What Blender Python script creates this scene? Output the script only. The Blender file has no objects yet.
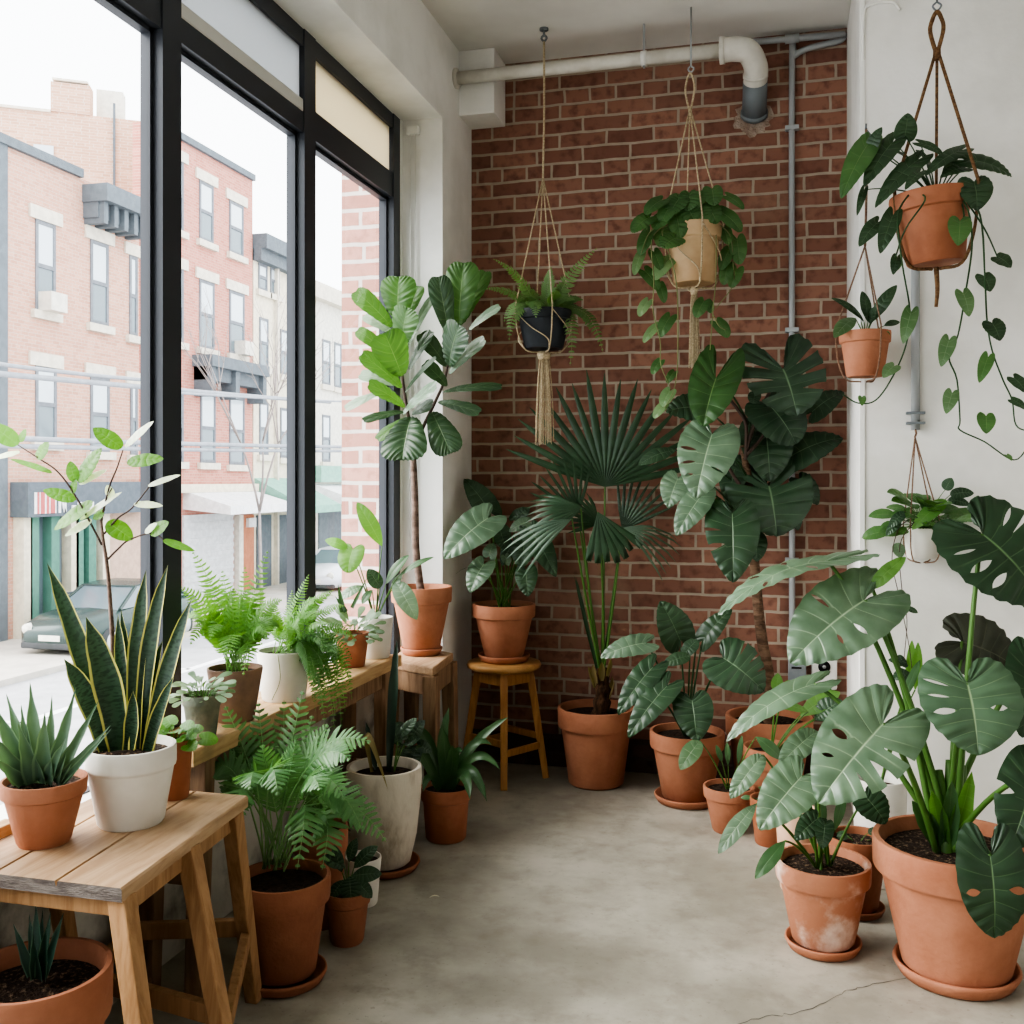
import bpy, bmesh, math, random
from mathutils import Vector, Matrix, noise
random.seed(7)
V = Vector
PI = math.pi
C = bpy.context.scene.collection
sc = bpy.context.scene
# ------------------------------------------------------------------ camera
FPX = 1021.0
TH = math.radians(14.7)
HZ = 480.0
CAM = V((0, 0, 1.35))
FW = V((-math.sin(TH), math.cos(TH), 0))
RT = V((math.cos(TH), math.sin(TH), 0))
UP = V((0, 0, 1))
cd = bpy.data.cameras.new('camera')
cam = bpy.data.objects.new('camera', cd)
C.objects.link(cam)
cam.location = CAM
cam.rotation_euler = (PI / 2, 0, TH)
cd.sensor_width = 36
cd.lens = 36 * FPX / 1024
cd.shift_y = -(512 - HZ) / 1024
cd.clip_end = 300
sc.camera = cam

# measuring helpers: a photo point at a known depth, height or wall plane -> a point in the room
def P(u, v, d):
    return CAM + d * (FW + (u - 512) / FPX * RT + (HZ - v) / FPX * UP)
def onz(u, v, z=0.0):
    return P(u, v, (1.35 - z) * FPX / (v - HZ))
def ray(u):
    return FW + (u - 512) / FPX * RT
def onX(u, v, X):
    return P(u, v, X / ray(u).x)
def onY(u, v, Y):
    return P(u, v, Y / ray(u).y)

# ------------------------------------------------------------------ materials
def newmat(name):
    m = bpy.data.materials.new(name)
    m.use_nodes = True
    nt = m.node_tree
    b = nt.nodes['Principled BSDF']
    return m, nt, b, nt.nodes['Material Output']
def N(nt, t, **kw):
    n = nt.nodes.new(t)
    for k, x in kw.items():
        if k in ('operation', 'blend_type', 'data_type', 'noise_dimensions', 'interpolation_type', 'offset', 'squash', 'offset_frequency', 'squash_frequency', 'use_clamp', 'feature'):
            setattr(n, k, x)
        else:
            n.inputs[k].default_value = x
    return n
def L(nt, a, b):
    nt.links.new(a, b)
def c4(c):
    return (c[0], c[1], c[2], 1)
def srgb(r, g, b):
    f = lambda x: (x / 255 / 12.92) if x / 255 <= .04045 else ((x / 255 + .055) / 1.055) ** 2.4
    return (f(r), f(g), f(b))
def mixrgb(nt, fac, a, b):
    n = nt.nodes.new('ShaderNodeMix')
    n.data_type = 'RGBA'
    for s, x in ((0, fac), (6, a), (7, b)):
        if hasattr(x, 'is_linked') or hasattr(x, 'links'):
            L(nt, x, n.inputs[s])
        else:
            n.inputs[s].default_value = c4(x) if s else x
    return n.outputs[2]
def mth(nt, op, a, b=None, clamp=False):
    n = nt.nodes.new('ShaderNodeMath')
    n.operation = op
    n.use_clamp = clamp
    for i, x in enumerate((a, b)):
        if x is None:
            continue
        if hasattr(x, 'links'):
            L(nt, x, n.inputs[i])
        else:
            n.inputs[i].default_value = x
    return n.outputs[0]
def maprange(nt, x, a, b, c=0.0, d=1.0):
    n = nt.nodes.new('ShaderNodeMapRange')
    n.interpolation_type = 'SMOOTHSTEP'
    L(nt, x, n.inputs[0])
    for i, q in enumerate((a, b, c, d)):
        n.inputs[i + 1].default_value = q
    return n.outputs[0]
def noisy(name, c1, c2, scale=6.0, rough=.7, bump=0.0, detail=4.0, stretch=(1, 1, 1), spec=.3, metal=0.0, bscale=None, lo=.35, hi=.65):
    m, nt, b, o = newmat(name)
    tc = N(nt, 'ShaderNodeTexCoord')
    mp = N(nt, 'ShaderNodeMapping')
    mp.inputs['Scale'].default_value = stretch
    L(nt, tc.outputs['Object'], mp.inputs[0])
    nz = N(nt, 'ShaderNodeTexNoise', Scale=scale, Detail=detail, Roughness=.6)
    L(nt, mp.outputs[0], nz.inputs['Vector'])
    f = maprange(nt, nz.outputs[0], lo, hi)
    L(nt, mixrgb(nt, f, c1, c2), b.inputs['Base Color'])
    b.inputs['Roughness'].default_value = rough
    b.inputs['Specular IOR Level'].default_value = spec
    b.inputs['Metallic'].default_value = metal
    if bump:
        n2 = N(nt, 'ShaderNodeTexNoise', Scale=bscale or scale * 6, Detail=3.0)
        L(nt, mp.outputs[0], n2.inputs['Vector'])
        bp = N(nt, 'ShaderNodeBump', Strength=bump, Distance=.01)
        L(nt, n2.outputs[0], bp.inputs['Height'])
        L(nt, bp.outputs[0], b.inputs['Normal'])
    return m
def plain(name, c, rough=.6, metal=0.0, spec=.4):
    m, nt, b, o = newmat(name)
    b.inputs['Base Color'].default_value = c4(c)
    b.inputs['Roughness'].default_value = rough
    b.inputs['Metallic'].default_value = metal
    b.inputs['Specular IOR Level'].default_value = spec
    return m

def brickmat(name, c1, c2, mortar, w=.222, h=.0695, ms=.0065, axis='xz', dark=0.5, bump=.5, rough=.85):
    m, nt, b, o = newmat(name)
    tc = N(nt, 'ShaderNodeTexCoord')
    sp = N(nt, 'ShaderNodeSeparateXYZ')
    L(nt, tc.outputs['Object'], sp.inputs[0])
    cb = N(nt, 'ShaderNodeCombineXYZ')
    L(nt, sp.outputs['X' if axis[0] == 'x' else 'Y'], cb.inputs[0])
    L(nt, sp.outputs['Z'], cb.inputs[1])
    wob = N(nt, 'ShaderNodeTexNoise', Scale=9.0, Detail=2.0)
    L(nt, tc.outputs['Object'], wob.inputs['Vector'])
    vm = nt.nodes.new('ShaderNodeVectorMath')
    vm.operation = 'MULTIPLY_ADD'
    L(nt, wob.outputs['Color'], vm.inputs[0])
    vm.inputs[1].default_value = (.012, .012, 0)
    L(nt, cb.outputs[0], vm.inputs[2])
    br = N(nt, 'ShaderNodeTexBrick', Scale=1.0)
    br.offset = .5
    br.squash = .55
    br.squash_frequency = 5
    for k, x in (('Mortar Size', ms), ('Mortar Smooth', .25), ('Bias', 0.0), ('Brick Width', w), ('Row Height', h)):
        br.inputs[k].default_value = x
    br.inputs['Color1'].default_value = (0, 0, 0, 1)
    br.inputs['Color2'].default_value = (1, 1, 1, 1)
    br.inputs['Mortar'].default_value = (.5, .5, .5, 1)
    L(nt, vm.outputs[0], br.inputs['Vector'])
    nz = N(nt, 'ShaderNodeTexNoise', Scale=22.0, Detail=5.0)
    L(nt, tc.outputs['Object'], nz.inputs['Vector'])
    n2 = N(nt, 'ShaderNodeTexNoise', Scale=1.7, Detail=3.0)
    L(nt, tc.outputs['Object'], n2.inputs['Vector'])
    col = mixrgb(nt, br.outputs['Color'], c1, c2)
    dk = tuple(x * dark for x in c1)
    col = mixrgb(nt, maprange(nt, nz.outputs[0], .45, .75, 0, .75), col, dk)
    pale = tuple(.6 * x + .4 * y for x, y in zip(c2, mortar))
    col = mixrgb(nt, maprange(nt, n2.outputs[0], .55, .8, 0, .5), col, pale)
    mo = mixrgb(nt, nz.outputs[0], mortar, tuple(x * .7 for x in mortar))
    col = mixrgb(nt, br.outputs['Fac'], col, mo)
    L(nt, col, b.inputs['Base Color'])
    b.inputs['Roughness'].default_value = rough
    b.inputs['Specular IOR Level'].default_value = .2
    hgt = mth(nt, 'SUBTRACT', mth(nt, 'MULTIPLY', nz.outputs[0], .35), br.outputs['Fac'])
    bp = N(nt, 'ShaderNodeBump', Strength=bump, Distance=.012)
    L(nt, hgt, bp.inputs['Height'])
    L(nt, bp.outputs[0], b.inputs['Normal'])
    return m

def leafmat(name, c1, c2, vein, nv=8, rough=.4, tr=.22, lat=.5,  trc=None, bump=.35, band=None, edge=None, midw=.04, spec=.5):
    """leaf blade: u runs across (midrib at 0.5), v from base to tip"""
    def ds(c, k=.8):
        l = .25 * c[0] + .65 * c[1] + .1 * c[2]
        return tuple(l + (x - l) * k for x in c)
    c1, c2, vein = ds(c1), ds(c2), ds(vein)
    m, nt, b, o = newmat(name)
    uv = N(nt, 'ShaderNodeTexCoord')
    sp = N(nt, 'ShaderNodeSeparateXYZ')
    L(nt, uv.outputs['UV'], sp.inputs[0])
    s = mth(nt, 'MULTIPLY', mth(nt, 'ABSOLUTE', mth(nt, 'SUBTRACT', sp.outputs[0], .5)), 2.0)
    mid = maprange(nt, s, 0.0, midw, .85, 0.0)
    fr = mth(nt, 'FRACT', mth(nt, 'MULTIPLY', sp.outputs[1], float(nv)))
    pp = mth(nt, 'MULTIPLY', mth(nt, 'ABSOLUTE', mth(nt, 'SUBTRACT', fr, .5)), 2.0)
    la = mth(nt, 'MULTIPLY', maprange(nt, pp, .88, 1.0, 0.0, lat * .75), maprange(nt, s, .55, 1.0, 1.0, .15))
    vn = mth(nt, 'MAXIMUM', mid, la)
    nz = N(nt, 'ShaderNodeTexNoise', Scale=14.0, Detail=3.0)
    L(nt, uv.outputs['Object'], nz.inputs['Vector'])
    oi = N(nt, 'ShaderNodeObjectInfo')
    f = mth(nt, 'ADD', maprange(nt, nz.outputs[0], .3, .7, 0, .6), mth(nt, 'MULTIPLY', oi.outputs['Random'], .4))
    col = mixrgb(nt, f, c1, c2)
    if band:
        wv = N(nt, 'ShaderNodeTexNoise', Scale=1.0, Detail=3.0)
        mp = N(nt, 'ShaderNodeMapping')
        mp.inputs['Scale'].default_value = (3, 45, 1)
        L(nt, uv.outputs['UV'], mp.inputs[0])
        L(nt, mp.outputs[0], wv.inputs['Vector'])
        col = mixrgb(nt, maprange(nt, wv.outputs[0], .45, .6), col, band)
    col = mixrgb(nt, vn, col, vein)
    if edge:
        col = mixrgb(nt, maprange(nt, s, .79, .88), col, edge)
    L(nt, col, b.inputs['Base Color'])
    b.inputs['Roughness'].default_value = rough
    b.inputs['Specular IOR Level'].default_value = spec
    h = mth(nt, 'SUBTRACT', mth(nt, 'MULTIPLY', mth(nt, 'SUBTRACT', 1.0, mth(nt, 'POWER', pp, 2.0)), .5 * (1 if lat else 0)), vn)
    bp = N(nt, 'ShaderNodeBump', Strength=bump, Distance=.004)
    L(nt, h, bp.inputs['Height'])
    L(nt, bp.outputs[0], b.inputs['Normal'])
    t = N(nt, 'ShaderNodeBsdfTranslucent')
    t.inputs['Color'].default_value = c4(trc or (c2[0] * 2.2, c2[1] * 2.4, c2[2] * 1.1))
    mx = N(nt, 'ShaderNodeMixShader', Fac=tr)
    L(nt, b.outputs[0], mx.inputs[1])
    L(nt, t.outputs[0], mx.inputs[2])
    L(nt, mx.outputs[0], o.inputs[0])
    return m

# ------------------------------------------------------------------ objects
def setp(o, label=None, cat=None, group=None, kind=None):
    for k, x in (('label', label), ('category', cat), ('group', group), ('kind', kind)):
        if x:
            o[k] = x
    return o
def org(o):
    p = V((0, 0, 0))
    while o is not None:
        p += o.location
        o = o.parent
    return p
def empty(name, loc, label, cat, group=None):
    o = bpy.data.objects.new(name, None)
    C.objects.link(o)
    o.location = loc
    return setp(o, label, cat, group)
def mk(name, vf, mat, parent=None, smooth=True, uv=None, kind=None, bevel=0, loc=None, angle=None):
    """one mesh object from world-space (verts, faces); origin at its parent's (or loc)"""
    vs, fs = vf[0], vf[1]
    if len(vf) > 2:
        uv = vf[2]
    og = org(parent) if parent is not None else V(loc or (0, 0, 0))
    me = bpy.data.meshes.new(name)
    me.from_pydata([tuple(V(p) - og) for p in vs], [], fs)
    if bevel:
        bm = bmesh.new()
        bm.from_mesh(me)
        bmesh.ops.recalc_face_normals(bm, faces=bm.faces)
        ed = [e for e in bm.edges if len(e.link_faces) == 2 and e.calc_face_angle(0) > .6]
        bmesh.ops.bevel(bm, geom=ed, offset=bevel, segments=2, affect='EDGES', profile=.6)
        bm.to_mesh(me)
        bm.free()
    elif uv is not None:
        ul = me.uv_layers.new(name='UVMap')
        for l in me.loops:
            ul.data[l.index].uv = uv[l.vertex_index]
    if smooth:
        me.polygons.foreach_set('use_smooth', [True] * len(me.polygons))
        if angle:
            try:
                me.set_sharp_from_angle(angle=angle)
            except Exception:
                pass
    me.materials.append(mat)
    me.update()
    o = bpy.data.objects.new(name, me)
    C.objects.link(o)
    if parent is not None:
        o.parent = parent
    else:
        o.location = og
    if kind:
        o['kind'] = kind
    return o
def join(*vfs):
    vs, fs, uv = [], [], []
    for q in vfs:
        b = len(vs)
        vs += list(q[0])
        fs += [tuple(i + b for i in f) for f in q[1]]
        if len(q) > 2:
            uv += list(q[2])
    return (vs, fs, uv) if uv else (vs, fs)
def box(x0, x1, y0, y1, z0, z1):
    vs = [V((x, y, z)) for z in (z0, z1) for y in (y0, y1) for x in (x0, x1)]
    return vs, [(0, 2, 3, 1), (4, 5, 7, 6), (0, 1, 5, 4), (2, 6, 7, 3), (0, 4, 6, 2), (1, 3, 7, 5)]
def bar(p, q, w, t, hint=(0, 0, 1), taper=1.0):
    p, q = V(p), V(q)
    a = (q - p).normalized()
    s = a.cross(V(hint))
    if s.length < 1e-4:
        s = a.cross(V((1, 0, 0)))
    s.normalize()
    n = s.cross(a)
    vs = []
    for c, k in ((p, 1.0), (q, taper)):
        for i, j in ((-1, -1), (1, -1), (1, 1), (-1, 1)):
            vs.append(c + s * (i * w / 2 * k) + n * (j * t / 2 * k))
    return vs, [(3, 2, 1, 0), (4, 5, 6, 7), (0, 1, 5, 4), (1, 2, 6, 5), (2, 3, 7, 6), (3, 0, 4, 7)]
def cat(pts, n=6):
    pts = [V(p) for p in pts]
    if len(pts) < 3:
        return [pts[0].lerp(pts[-1], i / n) for i in range(n + 1)]
    q = [pts[0] * 2 - pts[1]] + pts + [pts[-1] * 2 - pts[-2]]
    out = []
    for i in range(1, len(q) - 2):
        a, b, c, d = q[i - 1:i + 3]
        for k in range(n):
            t = k / n
            out.append(.5 * ((2 * b) + (c - a) * t + (2 * a - 5 * b + 4 * c - d) * t * t + (3 * b - a - 3 * c + d) * t ** 3))
    out.append(pts[-1])
    return out
def bez(a, b, c, n=10):
    a, b, c = V(a), V(b), V(c)
    return [a * (1 - t) ** 2 + b * (2 * t * (1 - t)) + c * t * t for t in [i / n for i in range(n + 1)]]
def tube(pts, r0, r1=None, seg=7):
    pts = [V(p) for p in pts]
    r1 = r0 if r1 is None else r1
    vs, fs = [], []
    n = len(pts)
    ref = V((.31, .22, .9)).normalized()
    for i, p in enumerate(pts):
        t = (pts[min(i + 1, n - 1)] - pts[max(i - 1, 0)])
        t = t.normalized() if t.length > 1e-9 else V((0, 0, 1))
        s = t.cross(ref)
        if s.length < .05:
            s = t.cross(V((1, 0, 0)))
        s.normalize()
        w = s.cross(t)
        r = r0(i / (n - 1)) if callable(r0) else r0 + (r1 - r0) * i / (n - 1)
        for k in range(seg):
            g = 2 * PI * k / seg
            vs.append(p + (s * math.cos(g) + w * math.sin(g)) * r)
    for i in range(n - 1):
        for k in range(seg):
            a, b = i * seg + k, i * seg + (k + 1) % seg
            fs.append((a, b, b + seg, a + seg))
    fs.append(tuple(range(seg - 1, -1, -1)))
    fs.append(tuple(range((n - 1) * seg, n * seg)))
    return vs, fs
def lathe(prof, c, seg=36, tilt=None):
    c = V(c)
    vs, fs = [], []
    idx = []
    for r, z in prof:
        if r < 1e-6:
            idx.append([len(vs)])
            vs.append(V((0, 0, z)))
        else:
            idx.append(list(range(len(vs), len(vs) + seg)))
            vs += [V((r * math.cos(2 * PI * k / seg), r * math.sin(2 * PI * k / seg), z)) for k in range(seg)]
    for a, b in zip(idx, idx[1:]):
        for k in range(seg):
            k2 = (k + 1) % seg
            if len(a) == 1 and len(b) == 1:
                continue
            if len(a) == 1:
                fs.append((a[0], b[k2], b[k]))
            elif len(b) == 1:
                fs.append((a[k], a[k2], b[0]))
            else:
                fs.append((a[k], a[k2], b[k2], b[k]))
    if tilt:
        vs = [tilt @ p for p in vs]
    return [p + c for p in vs], fs

# ------------------------------------------------------------------ leaf blades
OUT = {
    'heart': [(.02, -.02), (.22, -.17), (.52, -.24), (.8, -.16), (.96, .02), (1, .22), (.93, .42), (.75, .63), (.48, .82), (.2, .95), (0, 1)],
    'mons': [(.02, -.02), (.1, -.2), (.28, -.36), (.56, -.38), (.83, -.24), (.97, .02), (1, .26), (.93, .46), (.76, .66), (.5, .83), (.22, .95), (0, 1)],
    'arrow': [(.02, -.01), (.2, -.2), (.45, -.3), (.72, -.26), (.9, -.06), (.98, .15), (.95, .35), (.78, .58), (.5, .79), (.2, .94), (0, 1)],
    'lobed': [(.03, -.02), (.2, -.4), (.42, -.72), (.68, -.78), (.92, -.5), (1, -.15), (.97, .2), (.85, .5), (.6, .76), (.28, .93), (0, 1)],
    'round': [(.02, -.02), (.3, -.2), (.65, -.22), (.92, -.05), (1, .25), (.95, .5), (.75, .75), (.45, .92), (.18, .99), (0, 1)],
    'ovate': [(.03, 0), (.45, .04), (.82, .17), (1, .38), (.94, .58), (.68, .79), (.32, .93), (0, 1)],
    'obovate': [(.05, 0), (.3, .05), (.55, .18), (.76, .38), (.95, .6), (1, .77), (.88, .91), (.5, 1.0), (0, .985)],
    'lance': [(.05, 0), (.45, .12), (.86, .32), (1, .48), (.88, .68), (.55, .86), (.22, .96), (0, 1)],
    'spoon': [(.1, 0), (.4, .2), (.75, .45), (1, .68), (.9, .87), (.5, .98), (0, 1)],
}
def outline(kind, n):
    pts = cat([V((x, y, 0)) for x, y in OUT[kind]], 6)
    d = [0]
    for a, b in zip(pts, pts[1:]):
        d.append(d[-1] + (b - a).length)
    res, j = [], 0
    for i in range(n + 1):
        t = d[-1] * i / n
        while j < len(d) - 2 and d[j + 1] < t:
            j += 1
        k = (t - d[j]) / max(1e-9, d[j + 1] - d[j])
        res.append(pts[j].lerp(pts[j + 1], k))
    return res
def blade(B, T, W, nrm, kind='heart', nt=14, ns=4, fold=.12, arch=.07, sag=.12, cuts=(), rip=0.0, twist=0.0, quilt=0.0, nv=9):
    """leaf surface from junction B to tip T, full width W, facing nrm"""
    B, T = V(B), V(T)
    a = T - B
    Ln = a.length
    a.normalize()
    n = V(nrm) - a * a.dot(V(nrm))
    n.normalize()
    s = a.cross(n)
    ol = outline(kind, nt)
    lob = kind in ('heart', 'arrow', 'lobed', 'round', 'mons')
    t0 = (.3 if kind == 'mons' else .24) if lob else .0
    if kind == 'lobed':
        t0 = .38
    hw = W / 2
    vs, fs, uv = [], [], []
    ncol = 2 * ns + 1
    for i in range(nt + 1):
        tau = i / nt
        m = ol[i]
        yc = max(0.0, (tau - t0) / (1 - t0))
        yc = yc ** 1.15
        for j in range(-ns, ns + 1):
            q = abs(j) / ns
            x = m.x * q * hw * (1 if j >= 0 else -1)
            y = (yc + (m.y - yc) * q ** 1.25) * Ln
            yy = y / Ln
            z = fold * abs(x) - sag * (x * x) / max(hw, 1e-6)
            z += arch * Ln * 4 * yy * (1 - yy) if yy > 0 else arch * Ln * 3 * yy
            if rip:
                z += rip * hw * math.sin(tau * nt * 1.9 + (1.3 if j > 0 else 0)) * q * q
            if quilt:
                z += quilt * hw * abs(math.sin(PI * nv * tau)) * 4 * q * (1 - q) * (.4 + .6 * q)
            tw = twist * yy * x
            vs.append(B + s * x + a * y + n * (z + tw))
            uv.append((.5 + .5 * j / ns, tau))
    cutset = set()
    for (side, i0, i1, s0, s1) in cuts:
        js = [j for j in range(ns) if s0 <= (j + .5) / ns <= s1]
        if not js:
            continue
        ja, jb = js[0], js[-1] + 1
        for j in range(ja, jb + 1):
            k = (j - ja) / (jb - ja)
            g = min(1.0, k * 1.5) ** .7 if s1 > .97 else math.sin(PI * k) ** .8
            col = ns + j * side
            p, q = i0 * ncol + col, i1 * ncol + col
            m = (vs[p] + vs[q]) / 2
            vs[p], vs[q] = m.lerp(vs[p], g), m.lerp(vs[q], g)
        for i in range(i0, i1):
            for j in range(ns):
                if s0 <= (j + .5) / ns <= s1:
                    cutset.add((i, j if side > 0 else -j - 1))
    for i in range(nt):
        for j in range(-ns, ns):
            if (i, j) in cutset:
                continue
            k = i * ncol + j + ns
            fs.append((k, k + 1, k + 1 + ncol, k + ncol))
    if cuts:
        used = sorted({i for f in fs for i in f})
        mp = {o: k for k, o in enumerate(used)}
        vs = [vs[i] for i in used]
        uv = [uv[i] for i in used]
        fs = [tuple(mp[i] for i in f) for f in fs]
    return vs, fs, uv
def mcuts(seed, slits=5, holes=2, nt=44, left=1, right=1):
    """monstera slits and holes on a grid of nt rows x 12 columns per side"""
    r = random.Random(seed)
    res = []
    for side, on in ((-1, left), (1, right)):
        if not on:
            continue
        rows = [int(nt * (.36 + .5 * k / max(1, slits))) for k in range(slits)]
        for k, i in enumerate(rows):
            if r.random() < on:
                s0 = .42 + .16 * r.random()
                res.append((side, i, i + 2, s0 + .1, 1.0))
                res.append((side, i, i + 1, s0, 1.0))
        for k in range(holes):
            i = int(nt * (.42 + .4 * (k + r.random() * .6) / max(1, holes)))
            res.append((side, i + 3, i + 4, .22, .5))
    return res
def strap(pts, W, prof, hint, cup=.15, n=None):
    """long blade along a curve; prof = [(t, width share)]"""
    pts = [V(p) for p in pts]
    m = len(pts) - 1
    vs, fs, uv = [], [], []
    for i, p in enumerate(pts):
        t = i / m
        a = (pts[min(i + 1, m)] - pts[max(i - 1, 0)]).normalized()
        nn = V(hint) - a * a.dot(V(hint))
        nn.normalize()
        s = a.cross(nn)
        w = 0
        for (t0, w0), (t1, w1) in zip(prof, prof[1:]):
            if t0 <= t <= t1:
                k = (t - t0) / (t1 - t0)
                k = k * k * (3 - 2 * k)
                w = w0 + (w1 - w0) * k
                break
        h = max(w, .004) * W / 2
        for j in (-1, -.82, -.45, 0, .45, .82, 1):
            vs.append(p + s * (j * h) + nn * (cup * h * j * j))
            uv.append((.5 + j / 2, t))
    for i in range(m):
        for j in range(6):
            k = i * 7 + j
            fs.append((k, k + 1, k + 8, k + 7))
    return vs, fs, uv
SWORD = [(0, .6), (.25, .85), (.55, 1), (.8, .72), (.95, .22), (1, .0)]
SPIKE = [(0, .95), (.25, 1), (.6, .62), (.9, .15), (1, .0)]
BELT = [(0, .5), (.3, .9), (.6, 1), (.85, .6), (1, .0)]
def frond(pts, plen, pw, pairs=22, hint=(0, 0, 1), rr=.0016, start=.12, fwd=.35, droop=.15, lobed=False, seed=0):
    """pinnate frond along a curve: midrib and its leaflets"""
    r = random.Random(seed)
    pts = [V(p) for p in pts]
    m = len(pts) - 1
    vs, fs, uv = [], [], []
    t_ = tube(pts, rr, rr * .3, 4)
    vs += t_[0]
    fs += t_[1]
    uv += [(.5, .5)] * len(t_[0])
    for k in range(pairs):
        t = start + (1 - start) * (k + .5) / pairs
        x = t * m
        i = min(int(x), m - 1)
        p = pts[i].lerp(pts[i + 1], x - i)
        a = (pts[min(i + 1, m)] - pts[max(i - 1, 0)]).normalized()
        nn = V(hint) - a * a.dot(V(hint))
        if nn.length < .05:
            nn = V((1, 0, .2))
        nn.normalize()
        s = a.cross(nn)
        q = (t - start) / (1 - start)
        sz = (math.sin(PI * (q * .86 + .14)) ** .75) * (1 - .35 * q) * 1.1
        for sd in (-1, 1):
            ln = plen * sz * r.uniform(.88, 1.1)
            w = pw * (.55 + .45 * sz)
            d = (s * sd * math.cos(fwd) + a * math.sin(fwd)).normalized()
            d = (d - nn * (droop * r.uniform(.5, 1.5)) + a * r.uniform(-.08, .08)).normalized()
            e = d.cross(nn).normalized()
            b = len(vs)
            rows = [(0, .55), (.35, 1), (.7, .8), (1, .0)] if not lobed else [(0, 1.25), (.3, 1.0), (.72, .95), (.92, .5), (1, 0)]
            for (l, ww) in rows[:-1]:
                c = p + d * (ln * l) - nn * (droop * ln * l * l * .8)
                vs += [c - e * (w * ww / 2), c + nn * (.12 * w), c + e * (w * ww / 2)]
                uv += [(.1, l), (.5, l), (.9, l)]
            vs.append(p + d * ln - nn * (droop * ln * .8) + a * (.12 * ln))
            uv.append((.5, 1))
            R = len(rows) - 1
            for l in range(R - 1):
                g = b + 3 * l
                fs += [(g, g + 1, g + 4, g + 3), (g + 1, g + 2, g + 5, g + 4)]
            g = b + 3 * (R - 1)
            fs += [(g, g + 1, g + 3), (g + 1, g + 2, g + 3)]
    return vs, fs, uv
def fan(H, axis, nrm, R, spread=2.6, n=22, fuse=.42, droop=.1, tip=.0):
    """pleated palm fan"""
    H = V(H)
    a = V(axis).normalized()
    nn = (V(nrm) - a * a.dot(V(nrm))).normalized()
    s = a.cross(nn)
    vs, fs, uv = [H], [], [(.5, 0)]
    rr = random.Random(int(R * 1e5))
    for k in range(n):
        g = -spread / 2 + spread * (k + .5) / n
        dg = spread / n / 2
        L_ = R * (.8 + .2 * math.cos(g * .9)) * rr.uniform(.93, 1.04)
        b = len(vs)
        for (t, w, up) in ((.12, 1, .5), (fuse, 1, 1), (fuse + .2, .62, .6), (.86, .3, .3), (1, .03, 0)):
            for sd in (-1, 0, 1):
                an = g + sd * dg * w
                rad = L_ * t
                d = a * math.cos(an) + s * math.sin(an)
                z = (-droop * R * t ** 3 * (1 + tip * abs(g))) + (.022 * R * up * (1 if sd == 0 else 0))
                vs.append(H + d * rad + nn * z)
                uv.append((.5 + sd * .5, t))
        fs += [(0, b, b + 1), (0, b + 1, b + 2)]
        for l in range(4):
            q = b + 3 * l
            fs += [(q, q + 3, q + 4, q + 1), (q + 1, q + 4, q + 5, q + 2)]
    return vs, fs, uv
# ------------------------------------------------------------------ palette
M = {}
M['brick'] = brickmat('brick', srgb(130, 93, 80), srgb(160, 118, 101), srgb(182, 167, 150), ms=.007, dark=.7)
M['plaster'] = noisy('plaster', srgb(238, 236, 232), srgb(222, 220, 214), 2.2, .85, .12, bscale=40)
M['ceiling'] = noisy('ceiling_paint', srgb(228, 226, 220), srgb(212, 210, 204), 1.2, .9, .1, bscale=25)
M['pier'] = noisy('pier_paint', srgb(240, 239, 235), srgb(228, 227, 222), 3, .8, .06)
M['dirty'] = noisy('worn_whitewash', srgb(200, 196, 186), srgb(118, 112, 102), 5, .9, .5, bscale=18, detail=6, lo=.42, hi=.72)
M['frame'] = plain('black_frame', srgb(62, 65, 71), .36)
M['rubber'] = plain('dark_rubber', srgb(20, 20, 22), .7)
M['blind'] = noisy('blind_cloth', srgb(232, 226, 210), srgb(224, 217, 200), 30, .9, .05)
M['blindbar'] = plain('blind_bar', srgb(206, 205, 200), .45)
M['greyblind'] = noisy('grey_blind_cloth', srgb(204, 206, 208), srgb(188, 190, 192), 4, .8)
M['pvc'] = noisy('white_pipe', srgb(226, 223, 214), srgb(208, 204, 194), 6, .45)
M['steel'] = plain('grey_steel', srgb(168, 171, 173), .42, .25)
M['galv'] = plain('galvanised', srgb(124, 130, 134), .5, .25)
M['chrome'] = plain('dull_chrome', srgb(170, 170, 168), .3, .8)
M['box'] = noisy('box_paint', srgb(160, 166, 172), srgb(140, 147, 152), 10, .5)
M['white'] = plain('white_plastic', srgb(232, 231, 226), .35)
M['black'] = plain('black_plastic', srgb(16, 16, 18), .5)
M['plinth'] = brickmat('dark_plinth', srgb(84, 66, 58), srgb(104, 82, 72), srgb(96, 84, 76), dark=.6)
M['mortar'] = noisy('mortar_patch', srgb(178, 162, 148), srgb(146, 122, 108), 18, .95, .8)
M['conc_crack'] = plain('crack_shade', srgb(96, 92, 84), .95)

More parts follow.
